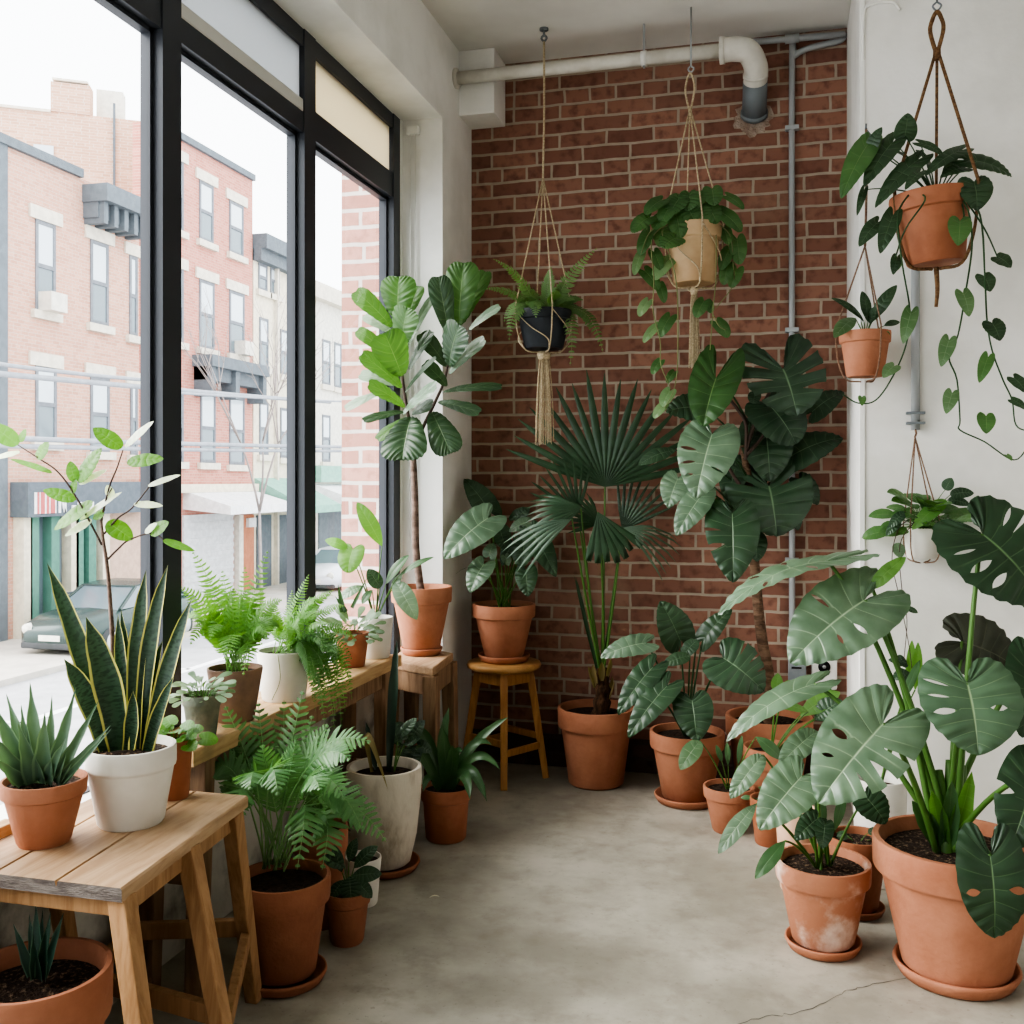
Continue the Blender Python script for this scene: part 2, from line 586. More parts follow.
def concrete():
    m, nt, b, o = newmat('polished_concrete')
    tc = N(nt, 'ShaderNodeTexCoord')
    n1 = N(nt, 'ShaderNodeTexNoise', Scale=1.6, Detail=6.0, Roughness=.62)
    n2 = N(nt, 'ShaderNodeTexNoise', Scale=9.0, Detail=5.0, Roughness=.6)
    n3 = N(nt, 'ShaderNodeTexNoise', Scale=70.0, Detail=2.0)
    for n in (n1, n2, n3):
        L(nt, tc.outputs['Object'], n.inputs['Vector'])
    col = mixrgb(nt, maprange(nt, n1.outputs[0], .36, .66), srgb(146, 141, 129), srgb(180, 175, 163))
    col = mixrgb(nt, maprange(nt, n2.outputs[0], .46, .76, 0, .55), col, srgb(130, 123, 110))
    col = mixrgb(nt, maprange(nt, n3.outputs[0], .64, .74, 0, .35), col, srgb(110, 104, 94))
    L(nt, col, b.inputs['Base Color'])
    L(nt, maprange(nt, n2.outputs[0], .3, .7, .42, .62), b.inputs['Roughness'])
    b.inputs['Specular IOR Level'].default_value = .35
    bp = N(nt, 'ShaderNodeBump', Strength=.12, Distance=.006)
    L(nt, n2.outputs[0], bp.inputs['Height'])
    L(nt, bp.outputs[0], b.inputs['Normal'])
    return m
M['floor'] = concrete()
def glassmat():
    m, nt, b, o = newmat('window_glass')
    nt.nodes.remove(b)
    t = N(nt, 'ShaderNodeBsdfTransparent')
    g = N(nt, 'ShaderNodeBsdfGlossy', Roughness=.02)
    fz = N(nt, 'ShaderNodeFresnel', IOR=1.45)
    mx = nt.nodes.new('ShaderNodeMixShader')
    L(nt, mth(nt, 'MULTIPLY', fz.outputs[0], .6), mx.inputs[0])
    L(nt, t.outputs[0], mx.inputs[1])
    L(nt, g.outputs[0], mx.inputs[2])
    L(nt, mx.outputs[0], o.inputs[0])
    return m
M['glass'] = glassmat()

# ------------------------------------------------------------------ the room
XW, YB, XR, YR = -1.44, 4.72, .285, 3.8      # left wall face, brick wall, return corner, white wall face
XG = -1.672                                    # glass plane
ZC, ZS = 3.34, 2.95                           # ceiling, soffit of the window bay
Y0 = -3.2
S = 'structure'
mk('floor', box(-1.9, 3.0, Y0, YB + .2, -.12, 0), M['floor'], kind=S, smooth=False)
mk('ceiling', box(-1.9, 3.0, Y0, YB + .2, ZC, ZC + .15), M['ceiling'], kind=S, smooth=False)
mk('wall_back', box(XW - .2, XR + .02, YB, YB + .2, 0, ZC), M['brick'], kind=S, smooth=False)
mk('baseboard_back', box(XW, XR, YB - .012, YB, 0, .15), M['plinth'], kind=S, smooth=False)
mk('wall_right', box(XR, 3.0, YR, YB + .2, 0, ZC), M['plaster'], kind=S, smooth=False, bevel=.006)
mk('trim_1', box(XR - .012, XR + .004, YR - .006, YR + .05, 0, ZC), M['pier'], kind=S, smooth=False)
mk('wall_far_right', box(2.9, 3.05, Y0, YR, 0, ZC), M['plaster'], kind=S, smooth=False)
mk('wall_light_block', box(-1.9, 3.0, Y0 - .15, Y0, 0, ZC), M['plaster'], kind=S, smooth=False)  # unseen wall added behind the camera to cut the frontal fill light
mk('wall_left', join(box(-1.70, XW, 4.28, YB, 0, ZC), box(-1.78, XW, Y0, 4.28, ZS, ZC)), M['pier'], kind=S, smooth=False)
mk('wall_window_side', box(-1.80, -1.66, Y0, 4.28, -.1, .545), M['dirty'], kind=S, smooth=False)
mk('wall_sill', box(-1.80, -1.60, Y0, 4.28, .545, .575), M['pier'], kind=S, smooth=False, bevel=.004)
mk('wall_soffit_box', box(XW, XW + .17, YB - .2, YB, 3.04, ZC), M['pier'], kind=S, smooth=False, bevel=.005)
mk('trim_2', box(-1.66, -1.625, 4.255, 4.28, .575, ZS), M['white'], kind=S, smooth=False, bevel=.004)

# window bays: mullions, transom and two panes each
MY = [4.225, 3.36, 2.50, 1.63, .77, -.1, -1.0]
mw = .045
for i in range(len(MY) - 1):
    ya, yb = MY[i + 1], MY[i]
    bars = [box(-1.70, -1.63, ya - mw, ya + mw, .575, ZS)]
    if i == 0:
        bars.append(box(-1.70, -1.63, yb - mw, 4.28, .575, ZS))
    y1, y2 = ya + mw, yb - mw
    bars += [box(-1.70, -1.635, y1, y2, 2.585, 2.69), box(-1.70, -1.635, y1, y2, 2.89, ZS)]
    # glazing beads
    for z0, z1 in ((.575, 2.585), (2.69, 2.89)):
        bars += [box(-1.690, -1.660, y1, y1 + .014, z0, z1), box(-1.690, -1.660, y2 - .014, y2, z0, z1), box(-1.690, -1.660, y1, y2, z1 - .014, z1), box(-1.690, -1.660, y1, y2, z0, z0 + .003)]
    w = mk('window_%d' % (i + 1), join(*bars), M['frame'], kind=S, smooth=False, loc=(-1.66, (ya + yb) / 2, .6))
    mk('pane', ([V((XG, y1, .592)), V((XG, y2, .592)), V((XG, y2, 2.585)), V((XG, y1, 2.585))], [(0, 1, 2, 3)]), M['glass'], w, smooth=False)
    mk('pane', ([V((XG, y1, 2.69)), V((XG, y2, 2.69)), V((XG, y2, 2.89)), V((XG, y1, 2.89))], [(0, 1, 2, 3)]), M['glass'], w, smooth=False)

# crack in the floor
cr = [(700, 1040), (760, 1018), (800, 1012), (845, 992), (868, 985), (905, 978), (930, 966)]
pts = cat([onz(u, v, .0006) for u, v in cr], 8)
rr = random.Random(3)
vs, fs = [], []
for i, p in enumerate(pts):
    q = p + V((rr.uniform(-.006, .006), rr.uniform(-.006, .006), 0))
    w = rr.uniform(.0008, .0024)
    vs += [q - V((0, w, 0)), q + V((0, w, 0))]
    if i:
        k = 2 * i
        fs.append((k - 2, k, k + 1, k - 1))
mk('floor_crack', (vs, fs), M['conc_crack'], kind=S, smooth=False)

def blindmat(name, c, tr):
    m, nt, b, o = newmat(name)
    b.inputs['Base Color'].default_value = c4(c)
    b.inputs['Roughness'].default_value = .9
    t = N(nt, 'ShaderNodeBsdfTranslucent')
    t.inputs['Color'].default_value = c4(c)
    mx = N(nt, 'ShaderNodeMixShader', Fac=tr)
    L(nt, b.outputs[0], mx.inputs[1])
    L(nt, t.outputs[0], mx.inputs[2])
    L(nt, mx.outputs[0], o.inputs[0])
    return m
M['blind'] = blindmat('blind_cloth', srgb(238, 230, 210), .45)
M['greyblind'] = blindmat('grey_blind_cloth', srgb(214, 217, 220), .4)
# roller blinds in the two top lights
t = empty('roller_blind', (-1.66, 3.79, 2.9), 'cream roller blind drawn down over the transom light nearest the brick wall', 'blind')
mk('cloth', box(-1.652, -1.648, 3.42, 4.17, 2.66, 2.90), M['blind'], t, smooth=False)
mk('bottom_bar', box(-1.662, -1.64, 3.415, 4.175, 2.64, 2.662), M['blindbar'], t, smooth=False, bevel=.004)
mk('roller', tube([V((-1.655, 3.41, 2.915)), V((-1.655, 4.18, 2.915))], .018, seg=14), M['blindbar'], t)
t = empty('roller_blind', (-1.66, 2.93, 2.9), 'translucent grey blind with a heavy metal bar in the middle transom light', 'blind')
mk('cloth', box(-1.652, -1.648, 2.55, 3.31, 2.70, 2.90), M['greyblind'], t, smooth=False)
mk('bottom_bar', box(-1.672, -1.632, 2.548, 3.312, 2.655, 2.70), M['blindbar'], t, smooth=False, bevel=.006)
mk('roller', tube([V((-1.655, 2.54, 2.915)), V((-1.655, 3.32, 2.915))], .018, seg=14), M['blindbar'], t)
t = empty('blind_chain', (-1.6, 4.265, 2.9), 'white blind pull cord hanging on the window pier', 'blind cord')
for k, x in enumerate((-1.585, -1.56)):
    mk('cord', tube([V((x, 4.262, 2.9)), V((x, 4.262, 1.1))], .003, seg=6), M['white'], t)
mk('bracket', box(-1.6, -1.545, 4.25, 4.28, 2.88, 2.915), M['white'], t, smooth=False, bevel=.003)

# ------------------------------------------------------------------ pipework
YP = 4.46
t = empty('drain_pipe', (XW, YP, 3.19), 'white pipe under the ceiling bending into the brick wall', 'pipe')
mk('pipe_run', tube([V((XW + .001, YP, 3.19)), V((-.23, YP, 3.19))], .029, seg=20), M['pvc'], t)
mk('flange', tube([V((XW, YP, 3.19)), V((XW + .015, YP, 3.19))], .045, seg=20), M['pvc'], t)
el = cat([V((-.235, YP, 3.19)), V((-.185, YP, 3.19)), V((-.13, 4.475, 3.178)), V((-.1, 4.53, 3.13)), V((-.105, 4.585, 3.08))], 8)
mk('elbow', tube(el, .051, seg=24), M['pvc'], t)
mk('collar', tube([V((-.25, YP, 3.19)), V((-.228, YP, 3.19))], .056, seg=24), M['pvc'], t)
mk('seam', tube([V((-.102, 4.55, 3.112)), V((-.1025, 4.56, 3.102))], .054, seg=24), M['pvc'], t)
mk('wall_sleeve', tube([V((-.104, 4.575, 3.09)), V((-.112, 4.72, 2.985))], .053, seg=24), M['galv'], t)
mk('sleeve_rim', tube([V((-.111, 4.70, 3.0)), V((-.112, 4.715, 2.989))], .060, seg=24), M['galv'], t)
for u in (644,):
    p = onY(u, 60, YP)
    mk('hanger_rod', bar(V((p.x, YP, ZC)), V((p.x, YP, 3.15)), .016, .008), M['steel'], t, smooth=False)
    mk('clip', tube([V((p.x - .012, YP, 3.19)), V((p.x + .012, YP, 3.19))], .033, seg=18), M['white'], t)
# torn mortar round the sleeve: an irregular patch on the brick
c = V((-.12, 4.718, 2.97))
vs = [c]
rr = random.Random(5)
nP = 26
for k in range(nP):
    g = 2 * PI * k / nP
    r = .085 * rr.uniform(.8, 1.25)
    vs.append(c + V((r * math.cos(g), -.002, r * math.sin(g) * .8)))
mk('wall_mortar_patch', (vs, [(0, 1 + k, 1 + (k + 1) % nP) for k in range(nP)]), M['mortar'], kind=S, smooth=False)

# electrical conduit with a bend under the ceiling, on the brick wall
yc = YB - .02
pa = onY(792, 640, yc)
t = empty('conduit', (pa.x, yc, 0.5), 'grey steel conduit running up the brick wall from the outlet boxes', 'conduit')
zt = onY(792, 50, yc).z
mk('pipe_run', tube(cat([V((pa.x, yc - .002, .56)), V((pa.x, yc, 1.5)), V((pa.x, yc, zt - .09)), V((pa.x + .012, yc, zt - .03)), V((pa.x + .07, yc, zt)), V((XR - .03, yc, zt + .02)), V((XR - .012, yc, zt + .05))], 6), .0135, seg=12), M['steel'], t)
for v in (128, 330, 560):
    z = onY(792, v, yc).z
    mk('clamp', box(pa.x - .03, pa.x + .03, yc - .016, YB - .001, z - .01, z + .01), M['steel'], t, smooth=False, bevel=.003)
z2 = onY(760, 44, yc).z
t = empty('conduit', (onY(752, 45, yc).x, yc, z2), 'short level grey conduit beside the pipe elbow under the ceiling', 'conduit')
mk('pipe_run', tube([V((onY(752, 45, yc).x, yc - .03, z2)), V((XR - .01, yc - .03, z2 - .01))], .014, seg=12), M['steel'], t)
mk('coupling', tube([V((pa.x - .03, yc - .03, z2 - .004)), V((pa.x + .03, yc - .03, z2 - .004))], .02, seg=12), M['steel'], t)
# boxes by the floor
p = onY(788, 680, YB)
q = onY(806, 654, YB)
t = empty('junction_box', (p.x, YB, p.z), 'grey metal junction box low on the brick wall under the conduit', 'junction box')
mk('housing', box(p.x, q.x, YB - .045, YB, p.z, q.z), M['box'], t, smooth=False, bevel=.006)
for k in range(3):
    mk('label_strip', box(p.x + .015, q.x - .02, YB - .0475, YB - .045, p.z + .06 + .022 * k, p.z + .068 + .022 * k), M['black'], t, smooth=False)
p = onY(811, 688, YB)
q = onY(837, 652, YB)
t = empty('outlet_box', (p.x, YB, p.z), 'white wall outlet with one round black socket beside the grey junction box', 'outlet')
mk('plate', box(p.x, q.x, YB - .03, YB, p.z, q.z), M['white'], t, smooth=False, bevel=.012)
cx, cz = (p.x + q.x) / 2, (p.z + q.z) / 2 + .02
mk('socket', tube([V((cx, YB - .036, cz)), V((cx, YB - .02, cz))], .026, seg=20), M['black'], t)
mk('pin', tube([V((cx, YB - .039, cz)), V((cx, YB - .03, cz))], .008, seg=10), M['steel'], t)
# conduit on the white wall
pc = onY(915.5, 430, YR - .018)
t = empty('conduit', (pc.x, YR - .018, pc.z), 'grey conduit on the white wall ending above the small macrame planter', 'conduit')
mk('pipe_run', tube([V((pc.x, YR - .018, pc.z)), V((pc.x, YR - .018, onY(915, 212, YR).z))], .0145, seg=14), M['steel'], t)
for dz in (.02, .055):
    mk('clamp', box(pc.x - .03, pc.x + .03, YR - .036, YR, pc.z + dz, pc.z + dz + .008), M['galv'], t, smooth=False)
# surface cable up the white wall corner and over
t = empty('wall_cable', (XR + .03, YR - .006, 0), 'thin white cable trunking up the corner of the white wall', 'cable')
p1 = [onY(u, v, YR - .006) for u, v in ((863, 60), (864, 15), (870, 5), (892, 2), (900, 10))]
mk('cable_run', tube(cat(p1, 6), .005, seg=8), M['pier'], t)

# ------------------------------------------------------------------ outside
def ext(r, g, b, s=6):
    c = tuple(x * .8 for x in srgb(r, g, b))
    return noisy('outside_%d_%d_%d' % (r, g, b), c, tuple(x * .86 for x in c), s, .9)
XF, ZG = -17.3, -2.35
E = {}  # street colours kept pale: haze and glare are mixed into them
E['b1'] = brickmat('street_brick_pink', srgb(182, 138, 120), srgb(200, 156, 136), srgb(200, 182, 168), .24, .085, .008, 'yz', .9, .1)
E['b2'] = brickmat('street_brick_red', srgb(176, 118, 104), srgb(194, 136, 122), srgb(198, 166, 154), .24, .085, .008, 'yz', .9, .1)
E['b0'] = brickmat('street_brick_tan', srgb(188, 152, 130), srgb(204, 168, 146), srgb(216, 196, 180), .24, .085, .008, 'yz', .9, .1)
E['pil'] = brickmat('pier_brick', srgb(176, 128, 116), srgb(200, 152, 138), srgb(222, 212, 204), .25, .079, .010, 'xz', .9, .2)
E['cream'] = ext(236, 226, 204)
E['cream2'] = ext(236, 232, 220)
E['stone'] = ext(232, 224, 208)
E['dark'] = ext(120, 128, 134)
E['wframe'] = ext(136, 140, 146)
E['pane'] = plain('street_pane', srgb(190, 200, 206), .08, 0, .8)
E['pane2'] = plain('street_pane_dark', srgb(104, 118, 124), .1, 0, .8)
E['road'] = ext(192, 192, 194, 2)
E['walk'] = ext(206, 200, 190, 2)
E['line'] = ext(250, 250, 250)
E['shut'] = ext(222, 224, 226)
E['green'] = ext(150, 196, 178)
E['green2'] = ext(104, 150, 134)
E['red'] = ext(214, 120, 118)
E['signbk'] = ext(112, 120, 128)
E['wire'] = ext(168, 172, 178)
E['branch'] = ext(176, 166, 162)
E['orange'] = ext(206, 140, 110)
E['wallin'] = ext(214, 186, 168)
def FY(u):
    r = ray(u)
    return XF * r.y / r.x
def FZ(u, v, X=XF):
    return onX(u, v, X).z
mk('street', box(-13.9, -1.9, -8, 70, ZG - .3, ZG - .12), E['road'], kind=S, smooth=False)
mk('sidewalk', box(XF, -13.9, -8, 70, ZG - .3, ZG), E['walk'], kind=S, smooth=False)
mk('street_line', join(box(-11.6, -11.42, 5, 60, ZG - .12, ZG - .112), *[box(-13.8, -11.5, y, y + .12, ZG - .12, ZG - .112) for y in (13.5, 18.2, 24.5, 31)]), E['line'], kind=S, smooth=False)
mk('outside_pier', box(-1.975, -1.705, 4.40, 4.9, ZG, 4.2), E['pil'], kind=S, smooth=False)
mk('outside_wall', box(-1.9, -1.80, Y0, 4.9, ZG, .4), E['stone'], kind=S, smooth=False)

def window(b, u0, u1, v0, v1, lintel=True, sill=True, ac=False, X=XF):
    y0, y1 = sorted((X * ray(u0).y / ray(u0).x, X * ray(u1).y / ray(u1).x))
    um = (u0 + u1) / 2
    z1, z0 = onX(um, v0, X).z, onX(um, v1, X).z
    f = mk('window', join(box(X - .05, X + .03, y0, y0 + .09, z0, z1), box(X - .05, X + .03, y1 - .09, y1, z0, z1), box(X - .05, X + .028, y0 + .01, y1 - .01, z1 - .1, z1 - .004), box(X - .05, X + .027, y0 + .01, y1 - .01, z0 + .004, z0 + .1), box(X - .05, X + .035, y0 + .02, y1 - .02, (z0 + z1) / 2 - .05, (z0 + z1) / 2 + .05)), E['wframe'], b, smooth=False)
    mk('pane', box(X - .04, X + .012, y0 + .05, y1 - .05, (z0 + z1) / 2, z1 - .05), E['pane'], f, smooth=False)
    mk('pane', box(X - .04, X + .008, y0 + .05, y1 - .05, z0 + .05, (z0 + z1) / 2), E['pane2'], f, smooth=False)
    if lintel:
        mk('lintel', box(X - .05, X + .06, y0 - .22, y1 + .22, z1, z1 + .32), E['stone'], b, smooth=False)
    if sill:
        mk('sill', box(X - .05, X + .12, y0 - .15, y1 + .15, z0 - .2, z0), E['stone'], b, smooth=False)
    if ac:
        mk('air_conditioner', box(X, X + .4, y1 - .62, y1 - .05, z0, z0 + .45), E['cream2'], b, smooth=False)
# first building: pink brick, dark cornice, shop below
yA, yBd = FY(-60), FY(139)
zt = FZ(45, 163)
t = empty('brick_building', (XF, (yA + yBd) / 2, ZG), 'pale pink brick building with a dark cornice and dark shop front in the largest pane', 'building')
mk('wall', box(XF - .45, XF, yA, yBd, ZG, zt), E['b1'], t, smooth=False)
mk('parapet', box(XF - .3, XF + .12, yA, FY(80), zt, zt + .22), E['dark'], t, smooth=False)
zc = FZ(110, 215)
mk('cornice', join(box(XF - .3, XF + .75, FY(82), FY(126), zc + .05, zc + .5), box(XF - .3, XF + .45, FY(83), FY(127), zc - .35, zc + .05), *[box(XF, XF + .6, y, y + .16, zc - .5, zc + .05) for y in [FY(84) + .42 * k for k in range(5)]]), E['dark'], t, smooth=False)
mk('corner_strip', box(XF - .1, XF + .06, FY(2) - .2, FY(2) + .12, ZG, zt), E['dark'], t, smooth=False)
for r in ((35, 55, 222, 312, 1), (90, 108, 242, 325, 0), (129, 137, 256, 336, 0), (35, 56, 367, 442, 0), (90, 109, 377, 452, 0), (130, 137, 384, 455, 0)):
    window(t, *r[:4], ac=bool(r[4]))
s = mk('shop_fascia', box(XF, XF + .5, FY(10), FY(139), FZ(60, 515), FZ(60, 482)), E['signbk'], t, smooth=False)
za, zb = FZ(35, 513), FZ(35, 492)
def sgn(u0, u1, m, d=.53):
    mk('sign_panel', box(XF + .5, XF + d, FY(u0), FY(u1), za, zb), E[m], s, smooth=False)
sgn(16, 38, 'line', .52)
for u0, u1 in ((18.5, 20.5), (22, 26), (28, 30.5), (32, 36.5)):
    sgn(u0, u1, 'red')
def lettN(u0, u1):
    y0, y1 = FY(u0), FY(u1)
    x = XF + .53
    w = (y1 - y0) * .26
    mk('sign_letter', join(box(XF + .5, x, y0, y0 + w, za, zb), box(XF + .5, x, y1 - w, y1, za, zb), ([V((XF + a, y, z)) for a in (.5, .53) for y, z in ((y0, zb), (y0 + w, zb), (y1, za), (y1 - w, za))], [(0, 1, 2, 3), (7, 6, 5, 4), (0, 4, 5, 1), (1, 5, 6, 2), (2, 6, 7, 3), (3, 7, 4, 0)])), E['line'], s, smooth=False)
lettN(40.5, 48)
for k in range(4):
    mk('sign_letter', box(XF + .5, XF + .53, FY(54 + 6 * k), FY(58 + 6 * k), FZ(60, 509), FZ(60, 505 - 3 * (k % 2))), E['line'], s, smooth=False)
zf = FZ(40, 516)
mk('shop_window', box(XF, XF + .05, FY(21), FY(60), ZG + .3, zf), E['pane2'], t, smooth=False)
mk('shop_door', box(XF, XF + .06, FY(66), FY(92), ZG, zf), E['pane2'], t, smooth=False)
for u in (13, 20, 41, 61, 66, 79, 93):
    mk('shop_post', box(XF, XF + .3, FY(u), FY(u) + .28, ZG, zf), E['cream'] if u in (13, 61, 93) else E['green2'], t, smooth=False)
mk('shop_wall', box(XF, XF + .04, FY(95), yBd, ZG, zf), E['wallin'], t, smooth=False)
rl = [box(XF + 1.0, XF + 1.04, FY(22), FY(52), ZG + 1.0, ZG + 1.05)] + [box(XF + 1.0, XF + 1.03, y, y + .03, ZG, ZG + 1.0) for y in [FY(22) + .22 * k for k in range(int((FY(52) - FY(22)) / .22))]]
mk('railing', join(*rl), E['dark'], t, smooth=False)
# taller block behind it, turned a little towards us
q0, q1 = P(-60, HZ, 29.0), P(143, HZ, 30.8)
nb = (FW * 1.5 - RT * .3)
t = empty('tan_building', V(((q0 + q1 + nb).x / 2, (q0 + q1 + nb).y / 2, ZG)), 'taller tan brick block with a chimney rising behind the pink building', 'building')
def tanbox(u0, u1, v, back=1.0, z0=ZG, fwd=0.0, m='b0', name='wall'):
    f = lambda u: q0.lerp(q1, (u + 60) / 203.0) - nb.normalized() * fwd
    a, b = f(u0), f(u1)
    z1 = P(u0, v, (a - CAM).dot(FW)).z
    vs = [V((p.x, p.y, z)) for z in (z0, z1) for p in (a, b, b + nb * back, a + nb * back)]
    mk(name, (vs, [(3, 2, 1, 0), (4, 5, 6, 7), (0, 1, 5, 4), (1, 2, 6, 5), (2, 3, 7, 6), (3, 0, 4, 7)]), E[m], t, smooth=False)
    return z1
zt = tanbox(-60, 143, 99)
tanbox(48, 88, 81, .3, zt, .05, name='chimney')
tanbox(50, 86, 77, .3, P(50, 81, 30).z, .12, 'stone', 'chimney_cap')
tanbox(90, 118, 89, .3, zt, -.6, 'cream2', 'roof_shed')
tanbox(-60, 48, 97, .05, zt - .05, .08, 'stone', 'coping')
tanbox(112, 114.5, 103, .02, zt - 5, .1, 'dark', 'downpipe')
tanbox(31, 51, 144, .02, P(31, 162, 30).z, .06, 'pane', 'window')
# second building: red brick, arched dark hood, shutter shop
yA, yBd = FY(146), FY(252.5)
zt = FZ(215, 160)
t = empty('brick_building', (XF, (yA + yBd) / 2, ZG), 'red brick building with a white awning over a roller shutter, across the street', 'building')
mk('wall', box(XF - .45, XF, yA + .02, yBd, ZG, zt), E['b2'], t, smooth=False)
mk('parapet', box(XF - .2, XF + .12, yA + .02, yBd, zt, zt + .2), E['dark'], t, smooth=False)
for r in ((199, 213, 183, 242, 0), (229, 243, 203, 255, 0), (199, 214, 281, 349, 0), (229, 244, 292, 355, 1), (200, 215, 393, 463, 0), (229, 244, 397, 465, 0), (172, 183, 160, 230, 0), (172, 183, 268, 342, 0), (172, 183, 390, 462, 0)):
    window(t, *r[:4], lintel=r[2] < 380, ac=bool(r[4]))
zc = FZ(222, 372)
mk('window_hood', join(box(XF - .1, XF + .7, FY(192), FY(251), zc, zc + .35), box(XF - .1, XF + .45, FY(194), FY(250), zc - .4, zc + .01), *[box(XF, XF + .6, FY(u), FY(u) + .25, zc - .9, zc) for u in (194, 219, 247)]), E['dark'], t, smooth=False)
mk('fascia', box(XF, XF + .25, yA, yBd, FZ(215, 492), FZ(215, 484)), E['cream'], t, smooth=False)
def awning(b, u0, u1, vt, vb, m, out=1.6):
    y0, y1 = FY(u0), FY(u1)
    um = (u0 + u1) / 2
    z1, z0 = FZ(um, vt), onX(um, vb, XF + out).z
    vs = [V(q) for q in ((XF, y0, z1), (XF, y1, z1), (XF + out, y1, z0), (XF + out, y0, z0), (XF + out, y1, z0 - .25), (XF + out, y0, z0 - .25), (XF, y0, z0 - .1), (XF, y1, z0 - .1))]
    mk('awning', (vs, [(0, 3, 2, 1), (3, 5, 4, 2), (0, 6, 5, 3), (1, 2, 4, 7), (0, 1, 7, 6), (6, 7, 4, 5)]), E[m], b, smooth=False)
awning(t, 183, 251, 490, 507, 'line')
sh = [box(XF, XF + .05 + .03 * (k % 2), FY(182), FY(232), ZG + .12 * k, ZG + .12 * (k + 1)) for k in range(22)]
mk('roller_shutter', join(*sh), E['shut'], t, smooth=False)
mk('shop_post', box(XF, XF + .2, FY(234), FY(238), ZG, FZ(236, 515)), E['cream2'], t, smooth=False)
mk('shop_wall', box(XF, XF + .08, FY(241), FY(252), ZG, FZ(246, 515)), E['orange'], t, smooth=False)
mk('notice', box(XF + .08, XF + .2, FY(244), FY(251), FZ(247, 527), FZ(247, 518)), E['line'], t, smooth=False)
# third: cream
yA, yBd = FY(253.5), FY(294)
zt = FZ(275, 258)
t = empty('cream_building', (XF, (yA + yBd) / 2, ZG), 'cream house with a dark eave and green shop awning beside the red brick building', 'building')
mk('wall', box(XF - 7, XF, yA, yBd, ZG, zt), E['cream'], t, smooth=False)
mk('roof', join(box(XF - 7, XF + .5, yA, yBd, zt, zt + .5), box(XF - .2, XF + .3, yA, yBd, zt - .4, zt)), E['dark'], t, smooth=False)
for r in ((258, 267, 264, 291), (270, 279, 268, 295), (259, 268, 318, 368), (280, 288, 330, 375), (259, 268, 402, 455), (280, 288, 408, 458)):
    window(t, *r, lintel=False)
mk('drainpipe', box(XF, XF + .15, FY(274), FY(275.5), ZG, zt), E['stone'], t, smooth=False)
awning(t, 254.5, 293, 478, 508, 'green', 1.9)
mk('shop_window', box(XF, XF + .06, FY(256), FY(270), ZG, FZ(262, 515)), E['dark'], t, smooth=False)
mk('shop_door', box(XF, XF + .06, FY(276), FY(288), ZG, FZ(282, 515)), E['dark'], t, smooth=False)
# fourth: lower, pale
yA, yBd = FY(294.5), FY(372)
zt = FZ(328, 305)
t = empty('cream_building', (XF, (yA + yBd) / 2, ZG), 'lower pale house with a white awning beyond the mullion, beside the brick pier', 'building')
mk('wall', box(XF - 7, XF, yA, yBd, ZG, zt), E['cream2'], t, smooth=False)
mk('roof', box(XF - 7, XF + .4, yA, yBd, zt, zt + .6), E['stone'], t, smooth=False)
for r in ((322, 330, 340, 385), (322, 330, 415, 462), (334, 341, 343, 388)):
    window(t, *r, lintel=False)
mk('fascia', box(XF, XF + .3, FY(314), yBd, FZ(328, 482), FZ(328, 466)), E['green'], t, smooth=False)
awning(t, 314, 343, 484, 500, 'line')
mk('shop_window', box(XF, XF + .06, FY(318), FY(340), ZG, FZ(328, 512)), E['dark'], t, smooth=False)

